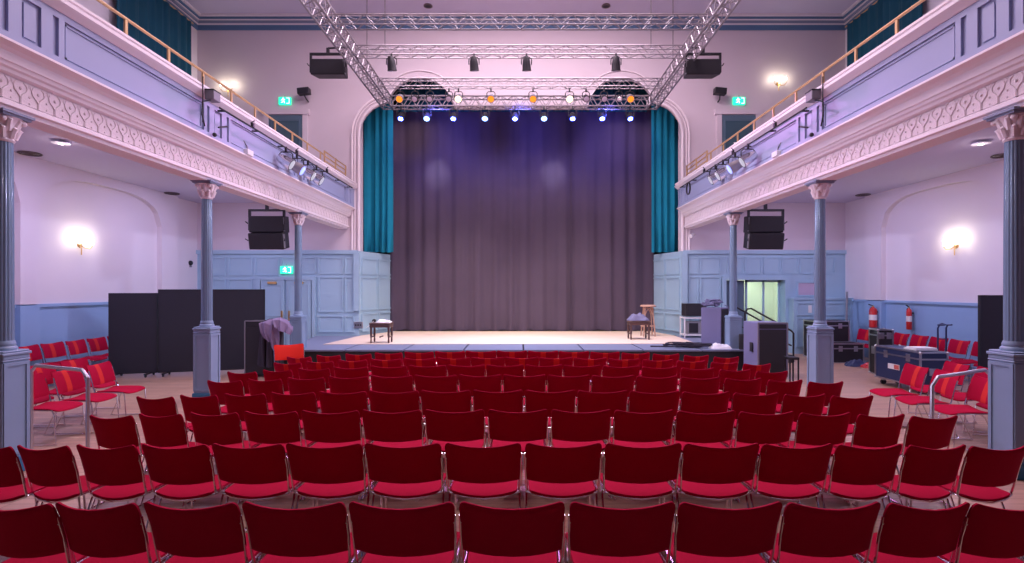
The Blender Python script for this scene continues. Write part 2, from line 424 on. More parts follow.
# ---------------------------------------------------------------- columns
def column(x, y, z0, label, tall=True):
    t = thing('column', label, 'column', (x, y, 0), group='cast iron columns')
    zt = 1.27
    pd = MB(); hw = .135
    pd.bb(-hw, hw, -hw, hw, .16, zt-.09)
    # sunk panels: raised stiles on four faces
    for k in range(4):
        mx = RZ(k*PI/2)
        f = MB(); frame(f, -hw, hw, .2, zt-.12, -hw, t=.035, d=.012); pd.add(f.v, f.f, mx)
    pd.build('pedestal', M['ped'], t, smooth=False)
    c = MB(); c.bb(-hw-.01, hw+.01, -hw-.01, hw+.01, zt-.11, zt-.09); c.bb(-hw-.006, hw+.006, -hw-.006, hw+.006, zt-.09, zt-.05)
    c.bb(-hw-.018, hw+.018, -hw-.018, hw+.018, zt-.05, zt-.02); c.bb(-hw-.004, hw+.004, -hw-.004, hw+.004, zt-.02, zt); c.build('pedestal_cap', M['ped'], t, bevel=.008)
    MB().bb(-hw-.02, hw+.02, -hw-.02, hw+.02, 0, .17).build('plinth', M['plinth'], t, bevel=.008)
    b = MB(); b.lathe([(.11, zt), (.113, zt+.02), (.106, zt+.035), (.094, zt+.045), (.099, zt+.06), (.094, zt+.08), (.087, zt+.1)], 24); b.build('column_base', M['ped'], t)
    sh = MB(); sh.lathe([(.085, zt+.1), (.084, 2.4), (.078, 3.42)], 48, rad=lambda k, z: (1.0 if k % 3 else .93)); sh.build('shaft', M['colb'], t, angle=50)
    cp = MB(); cp.lathe([(.082, 3.41), (.095, 3.43), (.082, 3.45), (.085, 3.5), (.1, 3.58), (.13, 3.645), (.15, 3.66)], 24)
    for ring_, (zz, hh, n, r) in enumerate(((3.45, .1, 8, .086), (3.52, .12, 8, .096))):
        for k in range(n):
            a = 2*PI*(k + .5*ring_)/n
            mx = RZ(a)
            cp.tube([(r, 0, zz), (r+.018, 0, zz+hh*.6), (r+.045, 0, zz+hh), (r+.06, 0, zz+hh*.86)], [.024, .027, .02, .008], 6, mx=mx)
    for k in range(4):
        cp.ball((0.15, 0, 3.63), .03, 8, 6, RZ(PI/4+k*PI/2))
    cp.build('capital', M['cream'], t)
    ab = MB(); ab.bb(-.15, .15, -.15, .15, 3.66, 3.685); ab.bb(-.17, .17, -.17, .17, 3.685, 3.71); ab.build('abacus', M['corn2'], t)
cols = [(-5.32, 5.25, 'left edge of the photo nearest the camera'), (-5.28, 8.6, 'beside the black folding screens'), (-5.26, 12.1, 'by the exit sign on the left stage end'),
        (5.06, 5.22, 'right edge of the photo nearest the camera'), (5.06, 8.6, 'between chair rows and black trunk, right side'), (5.06, 12.1, 'by the steps on the right stage end')]
for x, y, l in cols:
    column(x, y, 0, 'fluted blue cast iron column on panelled pedestal, ' + l)
for o_ in bpy.data.objects:
    pass

# ---------------------------------------------------------------- chairs
def lerp(a, b, t): return a + (b-a)*t
def chair_meshes(striped):
    d = {}
    us = [-1, -.97, -.9, -.8, -.6, -.35, 0, .35, .6, .8, .9, .97, 1]
    vs = [0, .03, .1, .25, .5, .75, .88, .95, .985, 1]
    def bk(u, v):
        hw = .270 * (.985 + .015*v)
        e = 0.0
        if v > .88: e = 1 - math.sqrt(max(0, 1 - ((v-.88)/.12)**2))
        if v < .06: e = .6*(1 - math.sqrt(max(0, 1 - ((.06-v)/.06)**2)))
        x = u*(hw - .028*e)
        zt = .80 + .022*u*u; zb = .518 + .014*u*u
        z = lerp(zb, zt, v)
        y = -.195 - .09*v - .04*(1-u*u) + .01*math.sin(PI*v)
        th = .006 + .014*(1-abs(u)**6)*(1-abs(2*v-1)**6)
        return (x, y+th, z), (x, y-th, z)
    b = MB(); b.sheet(bk, us, vs); d['backrest'] = b.mesh('backrest', True, 60)
    def st(u, v):
        hw = .238 + .008*v
        e = 0.0
        if v > .85: e = 1 - math.sqrt(max(0, 1-((v-.85)/.15)**2))
        if v < .1: e = .5*(1 - math.sqrt(max(0, 1-((.1-v)/.1)**2)))
        x = u*(hw-.05*e); y = lerp(-.2, .25, v) - .02*(1-u*u)*(1-v)
        z = .443 - .028*(1-u*u)*(1-v*.6) - .035*max(0, v-.6)**2*6
        th = .008 + .013*(1-abs(u)**6)*(1-abs(2*v-1)**8)
        return (x, y, z+th), (x, y, z-th)
    s = MB(); s.sheet(st, us, [0, .03, .1, .25, .5, .75, .85, .93, .98, 1]); d['seat'] = s.mesh('seat', True, 60)
    r = .0085
    for q, nm in ((-1, 'l'), (1, 'r')):
        fr = MB()
        fr.tube([(q*.266, -.25, .74), (q*.265, -.215, .62), (q*.262, -.19, .5), (q*.258, -.175, .442), (q*.255, -.15, .437), (q*.252, .2, .425)], r, 6)
        fr.tube([(q*.266, -.243, .70), (q*.252, -.245, .70)], .006, 5)
        d['post'+nm] = fr.mesh('back_frame')
    cr = MB()
    cr.tube([(-.257, -.18, .436), (-.15, -.21, .412), (0, -.222, .398), (.15, -.21, .412), (.257, -.18, .436)], r*.85, 6)
    d['seat_rail'] = cr.mesh('seat_rail')
    st_ = MB(); st_.tube([(-.255, .18, .422), (.255, .18, .422)], r, 6); d['front_rail'] = st_.mesh('front_rail')
    for q, nm in ((-1, 'l'), (1, 'r')):
        f = MB(); f.tube([(q*.252, .19, .425), (q*.256, .215, .38), (q*.262, .245, .012)], r, 6); d['fleg'+nm] = f.mesh('front_leg')
        f = MB(); f.tube([(q*.254, -.04, .43), (q*.258, -.09, .39), (q*.262, -.26, .012)], r, 6); d['rleg'+nm] = f.mesh('rear_leg')
        f = MB(); f.tube([(q*.262, -.27, .012), (q*.262, .255, .012)], r, 6); d['run'+nm] = f.mesh('runner')
    fab = M['stripe'] if striped else M['red']
    d['backrest'].materials.append(fab); d['seat'].materials.append(M['red'] if not striped else M['red'])
    for k in d:
        if k not in ('backrest', 'seat'): d[k].materials.append(M['chrome'])
    return d
CH = {False: chair_meshes(False), True: chair_meshes(True)}
def orange_meshes():
    d = dict(CH[False]); 
    for k in ('backrest', 'seat'):
        m_ = d[k].copy(); m_.materials.clear(); m_.materials.append(M['orange']); d[k] = m_
    return d
CH['orange'] = orange_meshes()
def chair(x, y, yaw, kind, label, group, sx=1.0):
    t = thing('stacking_chair', label, 'chair', (x, y, 0), yaw, group)
    t.scale = (sx, 1, 1)
    d = CH[kind]
    linkobj('seat', d['seat'], t); linkobj('backrest', d['backrest'], t); linkobj('back_frame', d['postl'], t); linkobj('back_frame', d['postr'], t)
    linkobj('seat_rail', d['seat_rail'], t); linkobj('front_rail', d['front_rail'], t)
    for k in ('flegl', 'flegr', 'rlegl', 'rlegr'): linkobj('leg', d[k], t)
    for k in ('runl', 'runr'): linkobj('runner', d[k], t)
    return t
ORD = ['first', 'second', 'third', 'fourth', 'fifth', 'sixth', 'seventh', 'eighth', 'ninth', 'tenth', 'eleventh', 'twelfth', 'thirteenth', 'fourteenth', 'fifteenth']
ROWN = ['nearest row', 'second nearest row', 'third nearest row', 'fourth nearest row', 'fifth nearest row', 'sixth nearest row', 'second row from the stage', 'row nearest the stage']
#        y_top, t offset, pitch, kmin, kmax, bow
rows = [(502, 0, 111, -5, 5, .012), (443, -29, 80.5, -7, 7, .02), (409.5, 6, 63.5, -7, 7, .05), (390, -14, 52.5, -7, 7, .06),
        (374.5, -32, 44.5, -6, 8, .075), (364.5, -7, 38.9, -7, 7, .09), (357, 10, 34.2, -7, 7, .088), (350.5, 0, 31, -7, 7, .10)]
A3 = 3.2e-7
for ri, (yt, off, pt, k0, k1, bow) in enumerate(rows):
    u0 = 1.08 / (yt - VY)
    spots = []
    for k in range(k0, k1+1):
        t_ = off + pt*k
        a_ = (3.3e-7 if ri < 2 else 4.6e-7) if t_ < 0 else A3
        px = 512 + t_*(1 - a_*t_*t_)
        u = u0 / (1 + bow*((t_/pt)/7)**2)
        spots.append(((px - VX)*u, F*u, math.radians(3.0)*(t_/pt)/7))
    for n, (X, Y, yaw) in enumerate(spots):
        gap = min(abs(X - spots[q][0]) for q in (n-1, n+1) if 0 <= q < len(spots))
        sx = min(1.0, gap/.528)
        nm = 'red chair with orange stripe, %s, %s from its left end' % (ROWN[ri], ORD[n]) if ri >= 6 else 'plain dark red chair, %s, %s from its left end' % (ROWN[ri], ORD[n])
        if ri == 0: nm = 'dark red chair in the bottom row of the photo, %s from the left' % ORD[n]
        chair(X, Y + .285, yaw, ri >= 6, nm, 'striped chairs in the two rows by the stage' if ri >= 6 else 'plain red chairs in the main rows', sx)

def siderow(x, ys, yaw, desc, group, jit=.04):
    for i, y in enumerate(ys):
        chair(x + random.uniform(-jit, jit), y, yaw + random.uniform(-.05, .05), True,
              'red striped chair, %s, %s' % (desc, ('nearest the camera' if i == 0 else ORD[i] + ' going away from the camera')), group, .9)
siderow(-5.86, [6.38, 6.9, 7.45], -PI/2+.12, 'left aisle row by the chrome rail', 'striped chairs in the left side rows')
siderow(-6.55, [6.75, 7.3, 7.85], -PI/2+.08, 'second row left of the aisle', 'striped chairs in the left side rows')
siderow(-9.14, [9.75, 10.27, 10.8, 11.32, 11.85], -PI/2, 'row against the left wall', 'striped chairs against the walls', .02)
siderow(5.35, [6.2, 6.72, 7.24], PI/2-.12, 'right aisle row by the chrome rail', 'striped chairs in the right side rows')
siderow(6.12, [6.35, 6.95, 7.5], PI/2-.08, 'second row right of the aisle', 'striped chairs in the right side rows')
siderow(9.1, [9.75, 10.3, 10.85, 11.4, 11.95, 12.5, 13.05], PI/2, 'row against the right wall', 'striped chairs against the walls', .02)
chair(9.05, 13.62, PI/2+.2, True, 'red chair near right wall corner beside the black trunk', 'striped chairs against the walls')
chair(-4.38, 9.75, PI+.55, 'orange', 'bright orange-red chair facing back beside the draped coat, left of stage', None)

# chrome inverted-U barrier rails
for s_, pts, l in ((-1, [P(31, 445, 5.8), P(31, 372, 5.8), P(36, 365.5, 5.8), P(82, 370, 5.75), P(88, 377, 5.75), P(88, 445, 5.75)], 'left'),
                   (1, [P(932, 445, 5.75), P(932, 386, 5.75), P(938, 377, 5.75), P(985, 370, 5.8), P(992, 377, 5.8), P(992, 445, 5.8)], 'right')):
    pts[0].z = 0; pts[-1].z = 0
    t = thing('barrier_rail', 'chrome inverted-U rail standing among the %s side chairs' % l, 'rail', (pts[0].x, pts[0].y, 0), group='chrome barrier rails')
    q = [p - pts[0] for p in pts]
    fine = []
    MB().tube(q, .021, 8).build('bent_tube', M['steel'], t)
    for e in (q[0], q[-1]): MB().lathe([(.05, 0), (.05, .012), (.03, .018)], 14, T(e)).build('floor_flange', M['steel'], t)

# ---------------------------------------------------------------- stage
SP = [(-6.12, YW), (-5.5, 11.75), (5.35, 11.75), (6.1, YW), (4.3, 17.7), (-4.3, 17.7)]
t = thing('stage_platform', 'low raised stage with grey-blue deck in front of the curtain', 'stage', (0, 11.75, 0))
MB().prism([(x, y-11.75) for x, y in SP], 0, ZS-.03, 'xy').build('stage_skirt', M['blk'], t, smooth=False)
edges = [-5.5, -4.05, -2.68, -1.3, .08, 1.46, 2.84, 4.2, 5.35]
for a, b in zip(edges[:-1], edges[1:]):
    a2 = -6.1 if a < -5 else a; b2 = 6.08 if b > 5 else b
    MB().prism([(a+.02, -.03), (b-.02, -.03), (b2-.02 if b > 5 else b-.02, 3.5), (a2+.02 if a < -5 else a+.02, 3.5)], ZS-.035, ZS, 'xy').build('deck_panel', M['deck'], t, smooth=False)
tag(MB().prism([(-4.95, 12.85), (4.5, 13.0), (4.6, 15.28), (4.3, 16.8), (-4.1, 16.8), (-4.75, 15.28)], ZS+.001, ZS+.012, 'xy').build('stage_cloth', M['mat'], smooth=False), 'pale beige floor cloth covering the middle of the stage', 'floor cloth')

def drape(x0, x1, z0, z1, y, amp, wl, seed, n=None, m=6, flare=0, th=.01):
    rnd = random.Random(seed)
    ph = [rnd.uniform(0, 6.28) for _ in range(4)]
    n = n or int((x1-x0)/wl*10)
    us = [i/n for i in range(n+1)]; vs = [i/m for i in range(m+1)]
    def fn(u, v):
        L = (x1-x0)*u
        a = L/wl*2*PI
        w = math.sin(a + 1.2*math.sin(a*.23+ph[0]) + ph[1]) + .45*math.sin(a*.37+ph[2]) + .3*math.sin(2.1*a+ph[3])
        k = amp*(.55+.45*(1-v))
        yy = y + k*w
        x = x0 + L + flare*(1-v)*(u*2-1)
        z = lerp(z0 + .012*w, z1, v)
        return (x, yy-th, z), (x, yy+th, z)
    return MB().sheet(fn, us, vs)
t = thing('stage_curtain', 'tall dark grey-violet stage curtain hanging behind the stage', 'curtain', (0, 16.95, ZS))
for i, (a, b) in enumerate(((-4.3, -1.48), (-1.5, 1.72), (1.7, 4.43))):
    o = drape(a, b, ZS+.03, 8.0, 16.95, .055, .55, 11+i, m=5); o.v = [p - Vector((0, 16.95, ZS)) for p in o.v]
    o.build('drape', M['dcurt'], t, angle=80)
tag(drape(-5.25, -4.08, 3.08, 8.9, 16.35, .06, .26, 3).build('side_curtain', M['teal'], angle=80), 'teal velvet curtain hanging at the left of the dark stage curtain', 'curtain', 'teal stage curtains')
tag(drape(4.2, 5.35, 3.08, 8.9, 16.35, .06, .26, 5).build('side_curtain', M['teal'], angle=80), 'teal velvet curtain hanging at the right of the dark stage curtain', 'curtain', 'teal stage curtains')
tag(drape(-3.95, 4.1, 7.62, 9.0, 16.45, .05, .24, 8, m=3).build('pelmet', M['tealw'], angle=80), 'shaded teal pelmet across the top of the stage opening behind the trusses', 'pelmet')

# upper side window drapes
for s_, X, y0, y1, l in ((-1, XL, 12.0, 14.75, 'left'), (1, XR, 12.15, 14.95, 'right')):
    d = drape(0, y1-y0, 4.75, 9.62, 0, .05, .3, 21+s_)
    mx = T(X - s_*.16, y0, 0) @ RZ(PI/2)
    d.v = [mx @ p for p in d.v]
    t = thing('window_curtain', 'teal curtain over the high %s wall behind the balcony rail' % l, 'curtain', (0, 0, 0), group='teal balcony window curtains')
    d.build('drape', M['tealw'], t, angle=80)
    MB().tube([(X - s_*.16, y0-.1, 9.63), (X - s_*.16, y1+.1, 9.63)], .02, 8).build('curtain_pole', M['brassp'], t)

# ---------------------------------------------------------------- doors, exits
def door_leaf(name, x0, x1, z0, z1, y, m, hx=None):
    d = MB(); d.bb(x0, x1, y-.05, y, z0, z1)
    W = x1-x0; hh = z1-z0
    frame(d, x0+.08*W, x1-.08*W, z0+.08*hh, z0+.42*hh, y-.05, t=.03, d=.02)
    frame(d, x0+.08*W, x1-.08*W, z0+.5*hh, z0+.94*hh, y-.05, t=.03, d=.02)
    o = struct(d.build(name, m, smooth=False))
    if hx is not None:
        MB().bb(hx-.025, hx+.025, y-.075, y-.05, z0+.95, z0+1.25).build('push_plate', M['brass'], o, bevel=.004)
        MB().tube([(hx, y-.075, z0+1.0), (hx, y-.11, z0+1.02), (hx, y-.11, z0+1.18), (hx, y-.075, z0+1.2)], .01, 6).build('door_handle', M['brass'], o)
    return o
door_leaf('door_1', -7.75, -7.05, 0, 2.16, YW, M['panel'], -7.12)
door_leaf('door_2', -6.98, -6.25, 0, 2.16, YW, M['panel'], -6.9)
for x in (-7.4, -6.6):
    struct(MB().bb(x-.13, x+.13, YW-.11, YW-.051, 2.05, 2.12).build('door_closer', M['brass'], bevel=.006))
a = MB(); a.bb(-7.87, -7.77, YW-.07, YW, 0, 2.17); a.bb(-6.22, -6.12, YW-.07, YW, 0, 2.17); a.bb(-7.87, -6.12, YW-.07, YW, 2.17, 2.27)
struct(a.build('trim_8', M['panel'], smooth=False))
for nm, x0, x1 in (('door_3', -7.52, -6.5), ('door_4', 6.03, 7.05)):
    o = door_leaf(nm, x0, x1, 4.7, 7.1, YW, M['door'])
    a = MB(); a.bb(x0-.14, x0, YW-.07, YW, 4.7, 7.12); a.bb(x1, x1+.14, YW-.07, YW, 4.7, 7.12); a.bb(x0-.2, x1+.2, YW-.09, YW, 7.12, 7.27)
    struct(a.build('trim_9' if x0 < 0 else 'trim_10', M['wallup'], smooth=False))
    # glazing bars of the upper panel
    MB().bb(x0+.12, x1-.12, YW-.06, YW-.045, 6.1, 6.92).build('door_glass', mat('dark_door_glass', (.05, .10, .13), .15), o)
tag(MB().bb(6.38, 6.7, YW-.082, YW-.078, 6.0, 6.28).build('notice', M['paper']), 'white paper notice on the upper right balcony door', 'notice')
# doorway on the right, lit corridor behind
c = MB(); c.bb(DX0-.6, DX1+.9, 17.6, 17.7, 0, 2.9); c.bb(DX0-.7, DX0-.6, YW+.4, 17.7, 0, 2.9); c.bb(DX1+.8, DX1+.9, YW+.4, 17.7, 0, 2.9); c.bb(DX0-.7, DX1+.9, YW+.4, 17.7, 2.9, 3.0)
struct(c.build('wall_corridor', M['corr'], smooth=False))
a = MB(); a.bb(DX0-.1, DX0+.02, YW-.06, YW+.4, 0, DZ); a.bb(DX1-.02, DX1+.1, YW-.06, YW+.4, 0, DZ); a.bb(DX0-.1, DX1+.1, YW-.06, YW+.4, DZ, DZ+.1)
struct(a.build('trim_11', M['panel'], smooth=False))
o = struct(MB().bb(DX0+.03, DX0+.62, YW+.1, YW+.15, 0, DZ-.01).build('door_5', M['door'], smooth=False))
o = MB(); x0, x1 = DX0+.7, DX1-.04
o.bb(x0, x0+.06, YW+.2, YW+.26, 0, DZ); o.bb(x1-.06, x1, YW+.2, YW+.26, 0, DZ); o.bb((x0+x1)/2-.0, (x0+x1)/2+.05, YW+.2, YW+.26, 0, DZ); o.bb(x0, x1, YW+.2, YW+.26, DZ-.06, DZ)
o.bb(x0, x1, YW+.2, YW+.26, 0, .2)
o = struct(o.build('window_1', M['panel'], smooth=False))
MB().bb(x0+.05, x1-.05, YW+.225, YW+.232, .2, DZ-.06).build('pane', glass, o)
# dado screen wall right of the doorway
w = MB(); w.bb(8.02, XR, YW-.35, YW, 0, 1.58); w.bb(8.0, XR, YW-.38, YW, 1.58, 1.64)
for x in (8.1, 8.95):
    frame(w, x, x+.75, .2, 1.05, YW-.35); frame(w, x, x+.75, 1.12, 1.5, YW-.35)
struct(w.build('trim_12', M['panel'], smooth=False))
tag(MB().bb(8.45, 8.55, YW-.357, YW-.351, 1.2, 1.42).build('door_notice', M['paper']), 'small pale notice on the blue panelled dado right of the doorway', 'notice')
w = MB(); frame(w, 8.3, 8.95, 1.68, 2.12, YW, t=.04, d=.03); o = struct(w.build('window_2', M['panel'], smooth=False)); MB().bb(8.33, 8.92, YW-.012, YW-.002, 1.7, 2.1).build('pane', mat('lilac_hatch', (.52, .42, .55), .5), o)

def exit_sign(x, z, y, label):
    t = thing('exit_sign', label, 'exit sign', (x, y, z), group='green exit signs')
    MB().bb(-.16, .16, -.06, 0, -.1, .1).build('sign_box', M['green'], t, bevel=.008)
    m = MB(); yb = -.064
    def fl(pts): m.prism(pts, yb, yb+.004, 'xz')
    # running figure, arrow and doorway
    m.lathe([(.016, 0), (.016, .004)], 12, T(-.035, yb+.004, .062) @ Matrix.Rotation(PI/2, 4, 'X'))
    fl([(-.05, .042), (-.022, .046), (-.012, 0), (-.038, -.004)])
    fl([(-.024, .044), (.012, .02), (.02, .028), (-.02, .056)]); fl([(-.048, .042), (-.085, .03), (-.09, .006), (-.08, .006), (-.076, .022), (-.045, .03)])
    fl([(-.038, 0), (-.014, 0), (.012, -.03), (.0, -.07), (-.014, -.066), (-.004, -.034)]); fl([(-.036, .0), (-.022, -.008), (-.05, -.048), (-.09, -.05), (-.09, -.036), (-.056, -.034)])
    fl([(.05, -.075), (.13, -.075), (.13, .078), (.05, .078), (.05, .066), (.118, .066), (.118, -.063), (.05, -.063)])
    m.build('pictogram', M['exw'], t, smooth=False)
    a = MB(); a.tube([(0, -.03, .1), (0, -.03, .16)], .006, 6); a.build('hanger', M['grey'], t)
p = P(287, 270, YW-.02); exit_sign(p.x, p.z, YW-.02, 'green running-man exit sign above the lower left double doors')
p = P(285.5, 101.5, YW); exit_sign(p.x, p.z, YW-.005, 'green running-man exit sign above the left balcony door')
p = P(738.5, 101.5, YW); exit_sign(p.x, p.z, YW-.005, 'green running-man exit sign above the right balcony door')
for o in bpy.data.objects:
    if o.name.startswith('exit_sign'): o.scale = (1.12, 1, 1.12)

# ---------------------------------------------------------------- lights helper
def light(kind, loc, energy, col, size=.1, target=None, spot=None, blend=.5, sy=None):
    L = bpy.data.lights.new('lamp_light', kind); L.energy = energy; L.color = col
    if kind == 'AREA':
        L.size = size
        if sy: L.shape = 'RECTANGLE'; L.size_y = sy
    elif kind in ('POINT', 'SPOT'): L.shadow_soft_size = size
    if kind == 'SPOT': L.spot_size = math.radians(spot or 40); L.spot_blend = blend
    o = bpy.data.objects.new('lamp_light', L); C.objects.link(o); o.location = loc
    if target is not None:
        o.rotation_euler = (Vector(target) - Vector(loc)).to_track_quat('-Z', 'Y').to_euler()
    return o

# ---------------------------------------------------------------- wall sconces
def sconce(loc, nx, ny, label, e=18):
    ang = math.atan2(ny, nx)
    t = thing('wall_sconce', label, 'wall light', loc, ang, group='twin candle wall sconces')
    # local +X points away from the wall
    MB().lathe([(.06, 0), (.055, .015), (.02, .025)], 16, Matrix.Rotation(PI/2, 4, 'Y')).build('back_plate', M['brass'], t)
    MB().tube([(.02, 0, 0), (.05, 0, -.05), (.05, 0, -.22)], .011, 6).build('pendant_stem', M['brass'], t)
    for q in (-1, 1):
        MB().tube([(.02, 0, 0), (.08, q*.05, -.07), (.13, q*.13, -.08), (.14, q*.17, -.03), (.14, q*.17, .0)], .009, 6).build('arm', M['brass'], t)
        MB().lathe([(.028, 0), (.034, .008), (.012, .02), (.012, .075)], 12, T(.14, q*.17, 0)).build('candle', M['white'], t)
        b = MB().lathe([(.012, .075), (.024, .1), (.022, .125), (.006, .16)], 12, T(.14, q*.17, 0)).build('bulb', emis('sconce_bulb', (1, .93, .75), 14), t)
        w = Matrix.Translation(loc) @ RZ(ang) @ Vector((.2, q*.17, .13))
        light('POINT', w, e, (1, .9, .66), .05)
sconce((XL, 11.2, 2.87), 1, 0, 'lit twin candle sconce on the lower left wall under the balcony', 4.5)
sconce((XR, 11.4, 2.87), -1, 0, 'lit twin candle sconce on the lower right wall under the balcony', 4.5)
p = P(229, 90, YW); sconce((p.x, YW, p.z), 0, -1, 'lit twin candle sconce on the stage wall above the left balcony', 3.5)
p = P(778, 84, YW); sconce((p.x, YW, p.z), 0, -1, 'lit twin candle sconce on the stage wall above the right balcony', 3.5)

# ---------------------------------------------------------------- trusses
def truss(p0, p1, w, h, r, step, label):
    p0 = Vector(p0); p1 = Vector(p1)
    t = thing('lighting_truss', label, 'truss', p0, group='aluminium lighting trusses')
    d = p1-p0; L = d.length; d.normalize(); z = Vector((0,0,1)); y = d.cross(z)
    cs = [(0, 0), (w, 0), (0, h), (w, h)]
    pt = lambda s, a: d*s + y*a[0] + z*a[1]
    for a in cs: MB().tube([pt(0, a), pt(L, a)], r, 8).build('chord', M['alu'], t)
    b = MB(); n = max(2, int(L/step))
    for A, B in ((0, 1), (2, 3), (0, 2), (1, 3)):
        for i in range(n):
            s0, s1 = L*i/n, L*(i+1)/n; m_ = (s0+s1)/2
            b.tube([pt(s0, cs[A]), pt(m_, cs[B])], r*.5, 5); b.tube([pt(m_, cs[B]), pt(s1, cs[A])], r*.5, 5)
    for s_ in (0, L):
        for A, B in ((0, 1), (2, 3), (0, 2), (1, 3)): b.tube([pt(s_, cs[A]), pt(s_, cs[B])], r*.7, 5)
    b.build('lattice', M['alu'], t)
    return t
ZT = 7.22
# y axis of the box = d x z : for d=+X this is -Y
truss((-3.76, 15.1, ZT), (3.76, 15.1, ZT), .29, .29, .024, .36, 'front box truss crossing just above the stage curtain')
truss((-3.76, 13.55, ZT), (3.76, 13.55, ZT), .2, .2, .014, .4, 'thin cross truss carrying amber lamps behind the front truss')
truss((-3.76, 11.75, ZT), (3.76, 11.75, ZT), .2, .2, .014, .4, 'thin cross truss carrying four small dark spotlights')
truss((-3.76, 10.45, ZT), (3.76, 10.45, ZT), .2, .2, .014, .4, 'empty cross truss nearest the camera against the cornice')
truss((-4.05, 5.5, ZT), (-4.05, 15.1, ZT), .29, .29, .022, .36, 'left lengthwise truss beside the upper left speaker')
truss((3.76, 5.5, ZT), (3.76, 15.1, ZT), .29, .29, .022, .36, 'right lengthwise truss beside the upper right speaker')
for px_, y_, l in ((385, 11.65, 'left'), (651, 11.65, 'right')):
    tag(MB().tube([(PX(px_, y_), y_, ZT+.2), (PX(px_, y_), y_, ZC)], .008, 6).build('suspension_cable', M['blk']), 'black wire holding the %s end of the cross trusses' % l, 'cable', 'truss suspension wires')
for s_, l in ((-1, 'left'), (1, 'right')):
    c = MB()
    for y_ in (7.5, 10.3, 13.0):
        c.tube([(s_*3.9, y_, ZT+.29), (s_*3.9, y_, ZC)], .008, 6)
    tag(c.build('suspension_chain', M['blk']), 'thin black wires holding up the %s lengthwise truss' % l, 'cable')

# stage lanterns
def par(name, loc, direction, m_body, m_lens, label, group, r=.09, L=.24, cat='spotlight', hang=.2):
    t = thing(name, label, cat, loc, 0, group)
    D = aim(direction)
    b = MB(); b.lathe([(r*.35, -L*.6), (r*.55, -L*.58), (r*.8, -L*.35), (r*.95, 0), (r, L*.35), (r*1.06, L*.4), (r*1.06, L*.44), (r*.9, L*.45)], 18, D); b.build('housing', m_body, t)
    MB().lathe([(r*.88, L*.45), (r*.6, L*.475), (.002, L*.485)], 18, D).build('lens', m_lens, t)
    if m_lens in (lens_blue, lens_bw):
        MB().lathe([(r*.62, L*.47), (r*.4, L*.5), (.002, L*.51)], 14, D).build('lamp_core', lens_core, t)
    k = r*1.15
    MB().tube([(-k, 0, 0), (-k, 0, hang*.6), (-k*.7, 0, hang*.8), (k*.7, 0, hang*.8), (k, 0, hang*.6), (k, 0, 0)], .012, 6).build('yoke', M['blk'], t)
    MB().bb(-.02, .02, -.02, .02, hang*.78, hang*1.25).build('clamp', M['blk'], t, bevel=.004)
    return t
lens_blue = emis('lens_blue', (.03, .08, 1.0), 3)
lens_core = emis('lens_core', (.7, .85, 1.0), 20)
lens_bw = emis('lens_cold_white', (.2, .4, 1.0), 4)
lens_or = emis('lens_amber', (1.0, .24, .01), 1.5)
lens_ww = emis('lens_warm_white', (1.0, .80, .50), 4)
lens_off = mat('lens_unlit', (.55, .48, .58), .15)
lens_li = emis('lens_lilac', (.85, .8, 1.0), .6)
lens_bl2 = emis('lens_blue_soft', (.25, .3, 1.0), 2.5)
blues = [401, 427, 453.5, 485, 515, 544, 572.5, 602, 630]
for i, px_ in enumerate(blues):
    p = P(px_, 116.5, 14.81)
    wht = i in (1, 3, 5)
    par('stage_spotlight', p, (0, -.55, -.85), M['blk'], lens_bw if wht else lens_blue, 'lit %s spotlight below the front truss, %s from the left' % ('blue-white' if wht else 'blue', ORD[i]), 'spotlights under the front truss', r=.1, L=.22, hang=(7.215-p.z)/1.25)
ambers = [(400, lens_or, 'amber'), (415, lens_off, 'unlit'), (430, lens_off, 'unlit'), (449, lens_off, 'unlit'), (458.5, lens_ww, 'warm white'), (491, lens_or, 'amber'), (533, lens_or, 'amber'), (569.5, lens_ww, 'warm white'), (586, lens_off, 'unlit'), (604, lens_off, 'unlit'), (619, lens_off, 'unlit'), (630, lens_or, 'amber')]
for i, (px_, ml, nm) in enumerate(ambers):
    p = P(px_, 92, 13.55); p.z = 6.98
    par('truss_lantern', p, (0, -.75, -.6), M['grey'] if nm != 'unlit' else M['blk'], ml, '%s lantern on the amber lamp truss, %s from the left' % (nm, ORD[i]), 'lanterns on the amber lamp truss', r=.095 if nm != 'unlit' else .08, L=.24, hang=.2)
for i, px_ in enumerate((391.5, 474, 526.5, 616)):
    p = P(px_, 65, 11.55); p.z = 6.98
    par('effect_spotlight', p, (0.05, .3, -.95), M['blk'], lens_off, 'small dark unlit spotlight under the second truss, %s from the left' % ORD[i], 'dark spotlights under the second truss', r=.1, L=.3, hang=.2)

